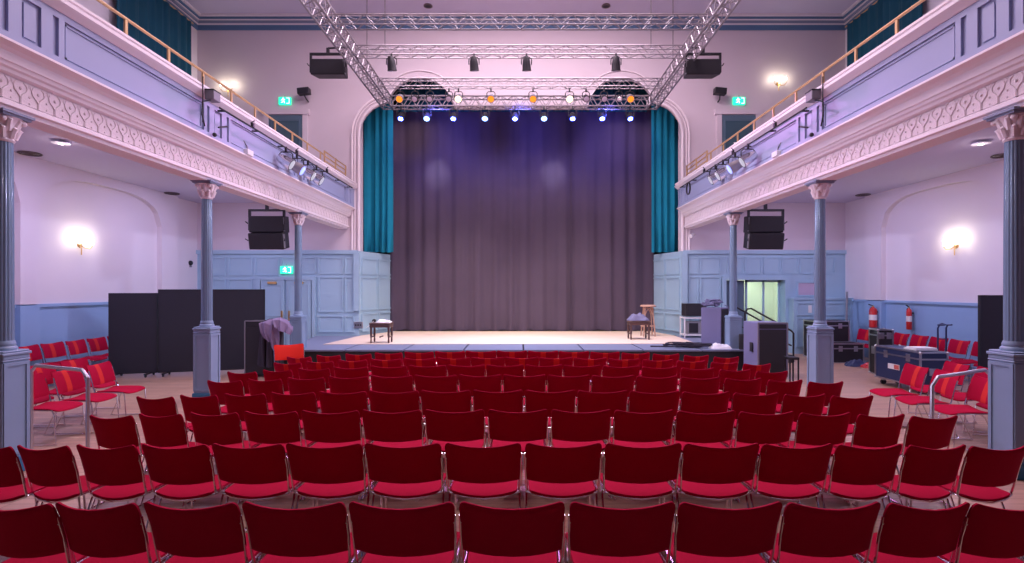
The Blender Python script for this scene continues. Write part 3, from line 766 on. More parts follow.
# balcony front lighting bars
def bal_bar(s_):
    side = 'left' if s_ < 0 else 'right'
    X = XC + s_*4.66
    t = thing('lighting_bar', 'thin dark lighting pipe clamped along the %s balcony front' % side, 'pipe', (X, 8.1, 4.78), group='balcony lighting pipes')
    MB().tube([(0, 0, 0), (0, 6.4, 0)], .014, 8).build('pipe', M['blk'], t)
    for y in (.15, 1.2, 2.2, 3.3, 4.4, 5.4, 6.3):
        MB().bb(min(0, s_*.12), max(0, s_*.12), y-.012, y+.012, -.012, .012).build('bracket', M['blk'], t)
    pos = [(286, 160, lens_li), (297, 165.5, lens_bl2), (308, 170.5, lens_li), (316.5, 175, lens_li)] if s_ < 0 else [(748, 159.5, lens_li), (735, 167, lens_bl2), (723, 172, lens_li), (715.5, 177, lens_li)]
    for i, (px_, py_, ml) in enumerate(pos):
        Y = abs(X)/abs(px_-VX)*F
        q = P(px_, py_, Y)
        dr = (.45*-s_, .55, -.5) if i % 2 else (.5*-s_, -.7, -.55)
        par('par_can', (X, Y, 4.5), (-s_*.85, .12, -.5), M['chrome'] if i != 1 else M['alu'], ml, 'lit PAR can on the %s balcony pipe, %s from the camera' % (side, ORD[i]), 'PAR cans on the balcony pipes', r=.12, L=.3, hang=.24)
    # dimmer box with hanging cable
    t = thing('dimmer_box', 'small dark power box at the near end of the %s balcony pipe' % side, 'box', (XC+s_*4.68, 7.95, 4.9), group='balcony power boxes')
    MB().bb(-.07, .07, -.09, .09, -.07, .07).build('housing', M['grey'], t, bevel=.008)
    MB().bb(-.075, .075, -.1, .1, .07, .085).build('lid', M['blk'], t)
    MB().tube([(0, -.05, -.07), (s_*.03, -.2, -.15), (s_*.03, -.22, -.35), (s_*.05, -.12, -.5)], .012, 6).build('cable', M['blk'], t)
    MB().tube([(s_*.06, -.15, .25), (s_*.06, -.15, -.45)], .01, 6).build('upright_pole', M['blk'], t)
    # articulated arm below
    t = thing('clamp_arm', 'small dark clamp arm and cable on the %s balcony panels' % side, 'bracket', (X+s_*.1, 8.5, 4.6), group='balcony clamp arms')
    MB().tube([(0, 0, 0), (-s_*.08, -.18, -.05), (-s_*.05, -.35, -.12)], .014, 6).build('arm', M['blk'], t)
    MB().ball((s_*.04, -.3, -.22), .035, 8, 6).build('knob', M['blk'], t)
    # uplighter box clipped on the parapet
    px_, py_ = (257, 156) if s_ < 0 else (768, 157)
    Y = abs(X)/abs(px_-VX)*F
    t = thing('flood_light', 'small white floodlight with cable at the foot of the %s parapet' % side, 'floodlight', (XC+s_*4.83, Y, 4.36), group='parapet floodlights')
    MB().bb(-.06, .06, -.1, .1, -.04, .06).build('housing', M['white'], t, bevel=.01)
    MB().tube([(0, 0, .06), (s_*.03, .03, .14), (s_*.05, -.05, .22)], .012, 6).build('stirrup', M['grey'], t)
    # clamps on top
    for i, (yy) in enumerate((9.1, 10.9, 12.6)):
        t = thing('pipe_clamp', 'small black clamp standing on the %s balcony pipe, %s from the camera' % (side, ORD[i]), 'clamp', (X, yy, 4.8), group='balcony pipe clamps')
        MB().bb(-.022, .022, -.03, .03, -.02, .06).build('body', M['blk'], t, bevel=.006)
        MB().tube([(0, -.05, .05), (0, .06, .12)], .012, 6).build('lever', M['blk'], t)
bal_bar(-1); bal_bar(1)
# coiled cable on the right bar end
cc = MB(); X = XC + 4.66; Yc = X/(688-VX)*F
for k in range(3):
    cc.tube([(X+.01*k, Yc+.14*math.cos(a*PI/8), 4.62+.16*math.sin(a*PI/8)) for a in range(16)], .012, 6, closed=True)
tag(cc.build('coiled_cable', M['blk']), 'coil of black cable hanging at the stage end of the right balcony pipe', 'cable')

# ---------------------------------------------------------------- loudspeakers
def line_cab(mb_w, h, dp, tilt, parent, name='cabinet'):
    pass
def hung_speaker(c, w, h, dp, s_, n, label, drop, tilt):
    t = thing('loudspeaker', label, 'loudspeaker', c, 0, group='hung loudspeakers')
    R = Matrix.Rotation(tilt, 4, 'X')
    for k in range(n):
        zc = -k*(h+.015)
        mx = T(0, 0, zc) @ Matrix.Rotation(tilt*(1+.8*k), 4, 'X')
        cab = MB().prism([(-w/2, -dp*.0), (w/2, 0), (w*.44, dp), (-w*.44, dp)], -h/2, h/2, 'xy', mx).build('cabinet', M['blk'], t, bevel=.012)
        MB().bb(-w/2+.02, w/2-.02, -.015, .0, -h/2+.02, h/2-.02, mx).build('grille', M['grille'], cab, bevel=.006)
        for q in (-1, 1):
            MB().bb(q*w*.5-.012, q*w*.5+.012, .02, .08, -h/2+.03, h/2-.03, mx).build('side_bracket', M['grey'], t)
            MB().tube([mx @ Vector((q*w*.5, .05, 0)), mx @ Vector((q*(w*.5+.04), .02, .03)), mx @ Vector((q*(w*.5+.05), -.03, .06))], .012, 6).build('latch', M['blk'], t)
    zt = h/2 + .16
    fr = MB(); fr.bb(-w/2-.02, -w/2+.02, .02, .08, -h/2+.05, zt); fr.bb(w/2-.02, w/2+.02, .02, .08, -h/2+.05, zt); fr.bb(-w/2-.02, w/2+.02, .02, .08, zt-.045, zt)
    fr.build('yoke', M['blk'], t)
    MB().bb(-.03, .03, .03, .09, zt, zt+drop).build('drop_bar', M['blk'], t)
    return t
for px0, px1, py0, py1, Y, l in ((310, 344, 59, 74, 11.9, 'left'), (687, 721, 59, 74, 11.9, 'right')):
    a = P(px0, py0, Y); b = P(px1, py1, Y)
    t = hung_speaker(((a.x+b.x)/2, Y, (a.z+b.z)/2), b.x-a.x, a.z-b.z, .4, 1, 1, 'single black loudspeaker hung high beside the %s lengthwise truss' % l, .12, math.radians(8))
    s_ = -1 if l == 'left' else 1
    MB().tube([(0, .06, (a.z-b.z)/2+.28), (-s_*.42, .06, (a.z-b.z)/2+.3)], .022, 8).build('outrigger', M['blk'], t)
for px0, px1, l in ((248.5, 283, 'left'), (749.5, 784, 'right')):
    Y = 11.6
    a = P(px0, 216, Y); b = P(px1, 232.5, Y)
    hung_speaker(((a.x+b.x)/2, Y, (a.z+b.z)/2), b.x-a.x, a.z-b.z, .42, 1, 2, 'pair of black loudspeakers hung under the %s balcony by the far column' % l, .8, math.radians(6))
# small monitor box and camera on stage wall
for px_, l in ((304, 'left'), (720, 'right')):
    p = P(px_, 91.5, YW-.25)
    t = thing('wall_speaker', 'small dark speaker box on bracket above the %s balcony door' % l, 'speaker', (p.x, YW-.25, p.z), 0, group='balcony wall speakers')
    MB().bb(-.17, .17, -.1, .1, -.09, .09, Matrix.Rotation(.1*(1 if px_ > 500 else -1), 4, 'Y')).build('cabinet', M['blk'], t, bevel=.01)
    MB().tube([(0, .0, -.09), (.03, .1, -.2), (.03, .25, -.22)], .02, 6).build('bracket', M['blk'], t)
p = P(692, 236, YW)
t = thing('security_camera', 'small white security camera under the right balcony end by the stage', 'camera', (p.x, YW, p.z))
MB().lathe([(.05, -.1), (.055, .08), (.045, .1)], 14, T(-.05, -.18, 0) @ aim((-.6, -.6, -.3))).build('body', M['white'], t)
MB().tube([(0, 0, .08), (0, -.1, .08), (-.04, -.17, .04)], .018, 6).build('bracket', M['white'], t)

# ---------------------------------------------------------------- soffit and ceiling fittings
for px_, py_, l, s_ in ((61, 143.5, 'left', -1), (981, 144, 'right', 1)):
    u = (ZBAL-.05-H)/(VY-py_)
    t = thing('soffit_light', 'round lit ceiling lamp under the %s balcony' % l, 'ceiling light', ((px_-VX)*u, F*u, ZBAL), group='round soffit lamps')
    MB().lathe([(.02, 0), (.025, -.02), (.13, -.04), (.135, -.05), (.12, -.055)], 28).build('reflector_dish', M['white'], t)
    MB().lathe([(.04, -.054), (.035, -.065), (.002, -.07)], 16).build('bulb', emis('soffit_bulb', (1, .9, .85), 6), t)
    light('POINT', ((px_-VX)*u, F*u, ZBAL-.2), 1.5, (1, .8, .85), .08)
for px_, py_, l in ((822+32, 196, 'small right'), ):
    pass
for px_, py_, nm in ((30, 153, 'beside the nearest left column top'), (172, 193, 'left of the second left column top'), (863, 194.5, 'right of the second right column top'), (1003, 155, 'beside the nearest right column top')):
    u = (ZBAL-H)/(VY-py_)
    t = thing('ceiling_vent', 'round dark ring vent in the balcony soffit, ' + nm, 'vent', ((px_-VX)*u, F*u, ZBAL), group='soffit ring vents')
    for r in (.17, .115, .06):
        MB().tube([(r*math.cos(a*PI/14), r*math.sin(a*PI/14), -.012) for a in range(28)], .014, 6, closed=True).build('vent_ring', M['vent'], t)
    MB().lathe([(.16, -.004), (.02, -.006)], 24).build('vent_plate', M['grey'], t)
for px_, l in ((428, 'left'), (606, 'right')):
    u = (ZC-H)/(VY-5.5)
    t = thing('ceiling_vent', 'round bronze ceiling fitting above the trusses, on the %s' % l, 'vent', ((px_-VX)*u, F*u, ZC), group='round ceiling fittings')
    MB().lathe([(.12, 0), (.13, -.02), (.09, -.035)], 24).build('vent_ring', M['vent'], t)
    MB().lathe([(.085, -.034), (.05, -.05), (.002, -.055)], 20).build('vent_cone', M['blk'], t)

# ---------------------------------------------------------------- stage furniture
def stool(px_, py_base, name, label, w, d, hh, m, n_leg=4):
    u = (H-ZS)/(py_base-VY)
    t = thing(name, label, 'stool', ((px_-VX)*u, F*u, ZS+.012))
    MB().bb(-w/2, w/2, -d/2, d/2, hh-.1, hh-.03).build('seat_frame', m, t, bevel=.01)
    MB().bb(-w/2-.01, w/2+.01, -d/2-.01, d/2+.01, hh-.03, hh+.02).build('cushion', M['dkw'], t, bevel=.02)
    for i in (-1, 1):
        for j in (-1, 1):
            l = MB(); l.lathe([(.018, 0), (.026, .05), (.02, .12), (.03, .2), (.028, hh-.1)], 10, T(i*(w/2-.035), j*(d/2-.035), 0)); l.build('leg', m, t)
        MB().bb(i*(w/2-.035)-.012, i*(w/2-.035)+.012, -d/2+.04, d/2-.04, .14, .17).build('stretcher', m, t)
    return t
t = stool(381.5, 343, 'piano_stool', 'dark wooden piano stool on the left of the stage', .52, .38, .5, M['dkw'])
MB().bb(-.012, .012, -.15, .15, .14, .17).build('stretcher', M['dkw'], t)
def heap(c, w, d, h, seed, name, m, label, cat, lumps=9):
    # crumpled pile of fabric: one noisy dome surface
    rnd = random.Random(seed)
    fs = [(rnd.uniform(-.4, .4), rnd.uniform(-.4, .4), rnd.uniform(.12, .3), rnd.uniform(.5, 1)) for _ in range(lumps)]
    ph = [rnd.uniform(0, 6) for _ in range(4)]
    mb = MB(); n = 26
    def fn(u, v):
        x, y = u*2-1, v*2-1
        r = min(1, math.hypot(x, y) if True else 0)
        base = max(0, 1-max(abs(x), abs(y))**3)
        e = max((a*math.exp(-((x/2-fx)**2+(y/2-fy)**2)/(s*s)) for fx, fy, s, a in fs))
        z = h*base*(.5+.5*e) + .1*h*base*(math.sin(7*x+3*y+ph[0])+math.sin(9*y-5*x+ph[1]))
        k = 1 - .18*(abs(x)*abs(y))**2 + .05*math.sin(6*math.atan2(y, x)+ph[2])
        return (x*w/2*k, y*d/2*k, max(z, .004)), (x*w/2*k, y*d/2*k, 0)
    mb.sheet(fn, [i/n for i in range(n+1)], [i/n for i in range(n+1)])
    o = mb.build(name, m, angle=70); o.location = c
    return tag(o, label, cat)
u = 1.4/(343-VY)
heap(((384-VX)*u, F*u, ZS+.535), .4, .3, .09, 4, 'folded_scarf', M['white'], 'white crumpled scarf lying on the dark piano stool at left', 'scarf')
# right: low stool with jacket, bentwood high stool behind
t = stool(638.5, 339.5, 'low_stool', 'low pale stool with jacket on the right of the stage', .56, .42, .5, M['dkw'])
u = 1.4/(339.5-VY)
heap(((638-VX)*u, F*u, ZS+.535), .6, .46, .2, 9, 'crumpled_jacket', M['denim'], 'grey-blue jacket crumpled on the low stool at stage right', 'jacket')
u = 1.4/(336.5-VY); hx, hy = (648-VX)*u, F*u
t = thing('bar_stool', 'tall pale bentwood stool with round seat behind the jacket stool', 'stool', (hx, hy, ZS+.012))
MB().lathe([(.2, .86), (.225, .87), (.225, .9), (.2, .92), (.002, .925)], 28).build('seat', M['ltw'], t)
for k in range(4):
    a = PI/4+k*PI/2; c, s = math.cos(a), math.sin(a)
    MB().tube([(c*.15, s*.15, .87), (c*.19, s*.19, .45), (c*.24, s*.24, 0)], .02, 8).build('leg', M['ltw'], t)
    b2 = a+PI/2
    MB().tube([(lerp(c*.16, math.cos(b2)*.16, q), lerp(s*.16, math.sin(b2)*.16, q), .62+.2*math.sin(PI*q)) for q in [i/8 for i in range(9)]], .013, 6).build('bentwood_brace', M['ltw'], t)
MB().tube([(.205*math.cos(a*PI/12), .205*math.sin(a*PI/12), .3) for a in range(24)], .013, 6, closed=True).build('foot_ring', M['ltw'], t)

# equipment rack (two stacked units on a stand) right of stage
p = P(691.5, 334, 14.9)
t = thing('equipment_rack', 'two dark equipment units stacked on a light stand at right stage wall', 'rack', (p.x+.05, 14.85, ZS))
MB().bb(-.3, .3, -.2, .2, .62, .98).build('upper_unit', M['blk'], t, bevel=.01)
MB().bb(-.26, .26, -.21, -.2, .66, .94).build('front_grille', M['grille'], t)
MB().bb(-.24, .16, -.18, .18, .1, .46).build('lower_unit', M['grey'], t, bevel=.01)
MB().bb(-.2, .06, -.19, -.18, .14, .42).build('control_panel', M['blk'], t)
for z in (.06, .55): MB().bb(-.34, .36, -.22, .22, z, z+.035).build('shelf', M['white'], t)
for x in (-.33, .35):
    for y in (-.2, .2): MB().bb(x-.015, x+.015, y-.015, y+.015, 0, .6).build('leg', M['white'], t)
for k, x in enumerate((.22, .28)): MB().bb(x, x+.045, -.16, .16, .1, .5).build('upright_bar', M['white'], t)

# tall floor speaker at stage right, turned side-on
def floor_speaker(px0, px1, pxm, py0, py1, Yb, zb, label, dp, m_side):
    pass
p = P(716, 346, 12.9)
t = thing('floor_speaker', 'tall lilac-grey loudspeaker standing on stage beside the right column', 'loudspeaker', (p.x, 12.95, ZS), math.radians(44))
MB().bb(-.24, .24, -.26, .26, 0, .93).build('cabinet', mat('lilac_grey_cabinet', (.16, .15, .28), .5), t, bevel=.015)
MB().bb(-.225, .225, -.275, -.26, .03, .90).build('grille', M['grille'], t, bevel=.005)
MB().lathe([(.04, 0), (.045, .02), (.03, .03)], 14, T(0, -.276, .5) @ Matrix.Rotation(PI/2, 4, 'X')).build('badge', M['steel'], t)
rnd = random.Random(5)
cb = MB()
for k in range(7):
    pts = []; x0, y0 = rnd.uniform(-.2, .1), rnd.uniform(-.2, .2)
    for i in range(14):
        a = i*.7 + k; pts.append((x0+.16*math.cos(a)+rnd.uniform(-.03, .03), y0+.14*math.sin(a)+rnd.uniform(-.03, .03), .02+.022*k+rnd.uniform(0, .06)))
    cb.tube(pts, .016, 6)
cb.tube([(.2, -.1, .06), (.27, -.15, .02), (.3, -.15, -.15)], .012, 6)
o = cb.build('cable_heap', M['denim']); o.location = (p.x, 12.95, ZS+.935)
tag(o, 'tangle of cables heaped on top of the tall stage loudspeaker', 'cables')
# cables bundle on the stage front corner
cb = MB(); rnd = random.Random(9)
for k in range(9):
    pts = []; x0, y0 = rnd.uniform(-.5, .5), rnd.uniform(-.12, .2)
    for i in range(12):
        a = i*.6+k; pts.append((x0+.25*math.cos(a)+rnd.uniform(-.04, .04), y0+.15*math.sin(a)+rnd.uniform(-.03, .03), .02+.01*k+rnd.uniform(0, .025)))
    cb.tube(pts, .016, 6)
cb.tube([(-1.0, .1, .02), (-.5, .0, .03), (0, .1, .05), (.6, -.05, .03), (1.0, .05, .02)], .016, 6)
o = cb.build('cable_coils', M['clothd']); p = P(694, 348, 12.15); o.location = (p.x, 12.2, ZS)
tag(o, 'loose dark cables coiled on the right front corner of the stage', 'cables')
p = P(713, 347, 12.1)
heap((p.x+.15, 12.05, ZS), .55, .3, .12, 14, 'white_cloth', M['white'], 'white cloth lying beside the cables on the stage corner', 'cloth')
# small black wedge by the right column
p = P(743, 350, 11.95)
t = thing('stage_monitor', 'small black wedge monitor at the foot of the right stage column', 'monitor speaker', (p.x+.03, 11.9, ZS), math.radians(-20))
MB().prism([(-.17, 0), (.14, 0), (.1, .3), (-.1, .36)], -.14, .14, 'yz').build('cabinet', M['blk'], t, bevel=.01)
MB().prism([(-.16, .03), (-.15, .03), (-.1, .33), (-.115, .33)], -.12, .12, 'yz').build('grille', M['grille'], t)
# big black bass cabinet on floor right
Y0 = 10.9
a = P(757, 322, Y0); b = P(788, 372, Y0)
def bass(x0, x1, xs, ztop, Y, label, side, group, depth=.7):
    t = thing('bass_cabinet', label, 'loudspeaker', ((x0+x1)/2, Y, 0), 0, group)
    w = x1-x0
    MB().bb(-w/2, w/2, 0, depth, .05, ztop).build('cabinet', M['blk'] if side is None else side, t, bevel=.012)
    MB().bb(-w/2+.03, w/2-.03, -.012, 0, .09, ztop-.14).build('grille', M['grille'], t, bevel=.004)
    MB().bb(-w/2+.03, w/2-.03, -.01, 0, ztop-.12, ztop-.03).build('top_panel', M['blk'], t)
    f = MB()
    for x in (-w/2, w/2): f.bb(x-.012, x+.012, -.012, .01, .05, ztop)
    f.bb(-w/2, w/2, -.012, .01, ztop-.012, ztop+.012)
    f.build('edge_trim', M['grey'], t)
    for x in (-w/2+.08, w/2-.08):
        for y in (.08, depth-.08): MB().lathe([(.045, -.02), (.045, .02)], 12, T(x, y, .045) @ Matrix.Rotation(PI/2, 4, 'Y')).build('castor', M['blk'], t)
    return t
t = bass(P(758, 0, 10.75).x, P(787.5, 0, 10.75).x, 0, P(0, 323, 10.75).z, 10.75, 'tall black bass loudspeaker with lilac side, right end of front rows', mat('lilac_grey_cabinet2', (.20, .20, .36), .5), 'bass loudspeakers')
MB().bb(-.34-.005, -.33, .2, .32, .55, .75).build('side_handle', M['blk'], t)
t = bass(P(245, 0, 10.95).x, P(275, 0, 10.95).x, 0, P(0, 321, 10.95).z, 10.95, 'tall black bass loudspeaker under the draped coat, left of stage', None, 'bass loudspeakers', .42)

# coat draped over the right edge of the left bass cabinet
def cloth_sheet(name, cols, m, parent, th=.012, seed=1, amp=.03):
    # cols: list of (path of points) from top to hem; smooth-interpolated between neighbours
    rnd = random.Random(seed); ph = [rnd.uniform(0, 6) for _ in range(3)]
    nc = len(cols)
    def pt(path, v):
        f = v*(len(path)-1); i = min(int(f), len(path)-2); t = f-i
        return Vector(path[i]).lerp(Vector(path[i+1]), t)
    def fn(u, v):
        f = u*(nc-1); i = min(int(f), nc-2); t = f-i; t = t*t*(3-2*t)
        p = pt(cols[i], v).lerp(pt(cols[i+1], v), t)
        w = amp*(math.sin(u*19+2*v+ph[0]) + .6*math.sin(u*33-4*v+ph[1]))*(.35+.65*v)
        p = p + Vector((.25*w*math.cos(9*v+ph[2]), w, 0))
        return p + Vector((0, -th, 0)), p + Vector((0, th, 0))
    return MB().sheet(fn, [i/40 for i in range(41)], [i/24 for i in range(25)]).build(name, m, parent, angle=75)
t = thing('draped_coat', 'lilac and black coat draped over the left bass loudspeaker', 'coat', (PX(274, 10.8), 10.8, 0))
cloth_sheet('coat_body', [[(-.30, .12, 1.16), (-.31, .06, 1.2), (-.31, .0, 1.1), (-.33, -.0, .7), (-.36, -.02, .3)], [(-.1, .14, 1.2), (-.12, .06, 1.27), (-.12, -.06, 1.16), (-.15, -.06, .7), (-.16, -.06, .26)], [(.1, .14, 1.2), (.08, .06, 1.28), (.08, -.08, 1.14), (.02, -.08, .7), (.0, -.08, .25)], [(.2, .12, 1.16), (.2, .06, 1.22), (.2, .0, 1.1), (.14, .0, .7), (.12, .0, .3)]], M['clothd'], t, seed=2, amp=.035)
cloth_sheet('coat_lining', [[(-.24, .02, 1.2), (-.26, -.1, 1.18), (-.22, -.13, 1.0), (-.14, -.13, .86)], [(-.1, .02, 1.26), (-.12, -.14, 1.2), (-.1, -.17, 1.0), (-.02, -.16, .8)], [(.04, .0, 1.24), (.04, -.15, 1.14), (.04, -.17, .9), (.06, -.14, .62)], [(.16, -.02, 1.12), (.18, -.12, 1.0), (.18, -.14, .75), (.17, -.12, .45)]], M['cloth'], t, seed=5, amp=.022)
cloth_sheet('sleeve', [[(-.02, .0, 1.27), (.02, -.12, 1.25), (.1, -.19, 1.12)], [(.12, .02, 1.3), (.18, -.12, 1.26), (.2, -.2, 1.04)], [(.28, .02, 1.24), (.34, -.1, 1.16), (.34, -.17, .98)], [(.38, .02, 1.1), (.42, -.06, 1.02), (.4, -.12, .94)]], M['cloth'], t, seed=8, amp=.02)

# ---------------------------------------------------------------- folding screens
def screen(x0, y0, x1, y1, h, label, group):
    p0, p1 = Vector((x0, y0, 0)), Vector((x1, y1, 0)); d = p1-p0; L = d.length; ang = math.atan2(d.y, d.x)
    t = thing('folding_screen', label, 'screen', p0, ang, group)
    MB().bb(0.015, L-.015, -.02, .02, .09, h).build('cloth_panel', M['screen'], t, bevel=.004)
    f = MB(); f.bb(0, .02, -.025, .025, .08, h+.01); f.bb(L-.02, L, -.025, .025, .08, h+.01); f.bb(0, L, -.025, .025, h-.01, h+.012); f.bb(0, L, -.025, .025, .07, .1)
    f.build('edge_frame', M['blk'], t)
    for x in (.15, L-.15):
        MB().bb(x-.02, x+.02, -.22, .22, .05, .08).build('foot', M['blk'], t)
        for y in (-.18, .18): MB().lathe([(.03, -.012), (.03, .012)], 12, T(x, y, .03) @ Matrix.Rotation(PI/2, 4, 'Y')).build('castor', M['blk'], t)
screen(PX(109, 10.95), 10.95, PX(157.5, 11.15), 11.15, 1.80, 'black folding screen beside the left wall chairs, left one of pair', 'black folding screens')
screen(PX(158.5, 11.15), 11.15, PX(265, 11.75), 11.75, 1.88, 'wide charcoal folding screen behind the second left column', 'black folding screens')
screen(PX(979, 9.0), 9.0, PX(1040, 9.0), 9.0, 1.78, 'black folding screen behind the nearest right column', 'black folding screens')

# ---------------------------------------------------------------- right side gear
def flight_case(x, y, w, d, h, rz, label, name='flight_case', body=None, castors=True, z0=.0):
    t = thing(name, label, 'flight case', (x, y, z0), rz)
    zb = .13 if castors else 0
    MB().bb(-w/2, w/2, -d/2, d/2, zb, h-.13).build('case_body', body or M['case'], t)
    MB().bb(-w/2, w/2, -d/2, d/2, h-.12, h).build('lid', body or M['case'], t)
    e = MB(); q = .014
    for i in (-1, 1):
        for j in (-1, 1):
            e.bb(i*w/2-q, i*w/2+q, j*d/2-q, j*d/2+q, zb, h)
        for z in (zb+.01, h-.125, h-.005):
            e.bb(i*w/2-q, i*w/2+q, -d/2, d/2, z-q, z+q); e.bb(-w/2, w/2, i*d/2-q, i*d/2+q, z-q, z+q)
    e.build('edge_trim', M['steel'], t)
    c = MB()
    for i in (-1, 1):
        for j in (-1, 1):
            for z in (zb+.015, h-.01): c.ball((i*w/2, j*d/2, z), .03, 8, 6)
    c.build('corner_cap', M['steel'], t)
    for x_ in (-w*.25, w*.25):
        MB().bb(x_-.05, x_+.05, -d/2-.012, -d/2, h-.2, h-.06).build('latch', M['steel'], t, bevel=.004)
    for j in (-1, 1):
        MB().bb(j*(w/2)-.012, j*(w/2)+.012, -.08, .08, h*.45, h*.62).build('handle', M['steel'], t, bevel=.004)
    if castors:
        for i in (-1, 1):
            for j in (-1, 1): MB().lathe([(.05, -.02), (.05, .02)], 12, T(i*(w/2-.09), j*(d/2-.09), .05) @ Matrix.Rotation(PI/2, 4, 'Y')).build('castor', M['blk'], t)
            for j in (-1, 1): MB().bb(i*(w/2-.09)-.03, i*(w/2-.09)+.03, j*(d/2-.09)-.03, j*(d/2-.09)+.03, .08, .135).build('castor_fork', M['steel'], t)
    return t
# long side faces -X
t = flight_case(7.42, 9.72, 1.15, .48, .76, -PI/2, 'long dark blue flight case on castors by the right wall chairs')
MB().bb(-.22, .08, -.252, -.24, .36, .46).build('case_label', M['paper'], t)
MB().bb(-.05, .07, -.256, -.252, .37, .45).build('case_sticker', mat('sticker_red', (.6, .12, .1), .6), t)
tag(MB().bb(-.2, .2, -.15, .15, 0, .03).bb(-.17, .19, -.14, .12, .03, .05).build('paper_pile', M['paper']), 'white papers lying on the long flight case lid', 'papers').location = (7.42, 9.45, .775)
flight_case(PX(881, 11.4), 11.4, .3, .34, 1.0, math.radians(-8), 'small upright flight case between long case and extinguisher', body=M['blk'], castors=False)
# sack truck
t = thing('sack_truck', 'dark blue sack truck standing by the right wall chairs', 'trolley', (PX(942, 10.2), 10.2, 0), math.radians(15))
hgt = P(0, 325, 10.2).z; m = mat('navy_enamel', (.03, .05, .13), .35)
for q in (-1, 1):
    MB().tube([(q*.11, 0, .1), (q*.11, 0, hgt-.06), (q*.11, -.03, hgt), (q*.09, -.12, hgt+.01)], .016, 8).build('rail', m, t)
    MB().lathe([(.1, -.03), (.11, -.02), (.11, .02), (.1, .03)], 18, T(q*.2, .08, .11) @ Matrix.Rotation(PI/2, 4, 'Y')).build('wheel', M['blk'], t)
for z in (.3, .6, .9): MB().tube([(-.11, 0, z), (.11, 0, z)], .012, 6).build('crossbar', m, t)
MB().tube([(-.2, .08, .11), (.2, .08, .11)], .012, 6).build('axle', M['steel'], t)
MB().bb(-.18, .18, -.24, 0, .0, .012).build('toe_plate', m, t)
MB().tube([(-.11, 0, hgt), (0, 0, hgt+.03), (.11, 0, hgt)], .014, 6).build('handle', m, t)
# black drape-covered crates by the dado
a = P(827, 0, 13.2)
t = flight_case(PX(826, 14.2), 14.2, .95, .5, 1.02, 0, 'black upright case behind the second right column', body=M['blk'], castors=False)
t = flight_case(PX(842, 13.3), 13.3, .78, .5, .5, 0, 'low black trunk in front of the black upright case', body=M['blk'], castors=False)
tag(MB().tube([(PX(846, 14.4), 14.4, 0), (PX(847, 14.75), 14.75, P(0, 292, 14.75).z)], .03, 8).build('leaning_pole', M['grey']), 'dark pole leaning in the corner by the right dado', 'pole')
heap((PX(857, 12.6), 12.6, 0), .55, .35, .17, 31, 'floor_bag', M['case'], 'dark blue bag on the floor in front of the black trunk', 'bag')
heap((PX(871, 12.3), 12.3, 0), .4, .3, .16, 33, 'cable_bag', M['redp'], 'red and orange bundle on the floor beside the dark blue bag', 'bag')
# small black side table
t = thing('side_table', 'small black side table right of the bass loudspeaker', 'table', (PX(791.5, 10.4), 10.4, 0))
MB().bb(-.1, .1, -.12, .12, .47, .52).build('tabletop', M['blk'], t, bevel=.006)
for i in (-1, 1):
    for j in (-1, 1): MB().bb(i*.085-.012, i*.085+.012, j*.1-.012, j*.1+.012, 0, .47).build('leg', M['blk'], t)
# fire extinguishers
def extinguisher(x, y, z, r, h, label):
    t = thing('fire_extinguisher', label, 'fire extinguisher', (x, y, z), group='red fire extinguishers')
    MB().lathe([(r*.85, 0), (r, .02), (r, h*.78), (r*.8, h*.88), (r*.35, h*.93), (r*.3, h*.95)], 20).build('cylinder', M['redp'], t)
    MB().lathe([(r*1.01, h*.35), (r*1.01, h*.6)], 20).build('label_band', M['paper'], t)
    MB().lathe([(r*.25, h*.95), (r*.25, h*1.02)], 10).build('valve', M['brass'], t)
    MB().tube([(0, 0, h*1.0), (-r*1.3, 0, h*1.08)], .014, 6).build('lever', M['blk'], t)
    MB().tube([(0, 0, h*.98), (0, r*1.1, h*.9), (0, r*1.25, h*.5), (0, r*1.2, h*.2)], .014, 6).build('hose', M['blk'], t)
    MB().bb(0, r+.03, -.03, .03, h*.7, h*.76).build('wall_bracket', M['blk'], t)
extinguisher(XR-.24, 13.75, P(0, 328, 13.6).z, .095, .58, 'large red fire extinguisher hung on the right wall by the corner')
extinguisher(XR-.11, 12.65, P(0, 330, 12.5).z, .06, .56, 'narrow red fire extinguisher on the right wall, nearer the sconce')

# steps with hand rails at right stage end
t = thing('stage_steps', 'dark steps with curved black hand rails at the right stage end', 'steps', (6.1, 13.6, 0))
for k in range(3):
    MB().bb(.3*k, .3*k+.32, -.5, .5, 0, ZS-.14*(k)-.02).build('step', M['blk'], t, bevel=.008)
for y in (-.45, .45):
    a0 = Vector((-.35, y, 0)); 
    MB().tube([(-.3, y, ZS+.05), (-.3, y, 1.28), (-.24, y, 1.38), (-.14, y, 1.4), (.9, y, .82), (.95, y, .76), (.95, y, .02)], .024, 8).build('hand_rail', M['blk'], t)
    MB().tube([(-.3, y, 1.0), (.9, y, .44)], .018, 8).build('mid_rail', M['blk'], t)
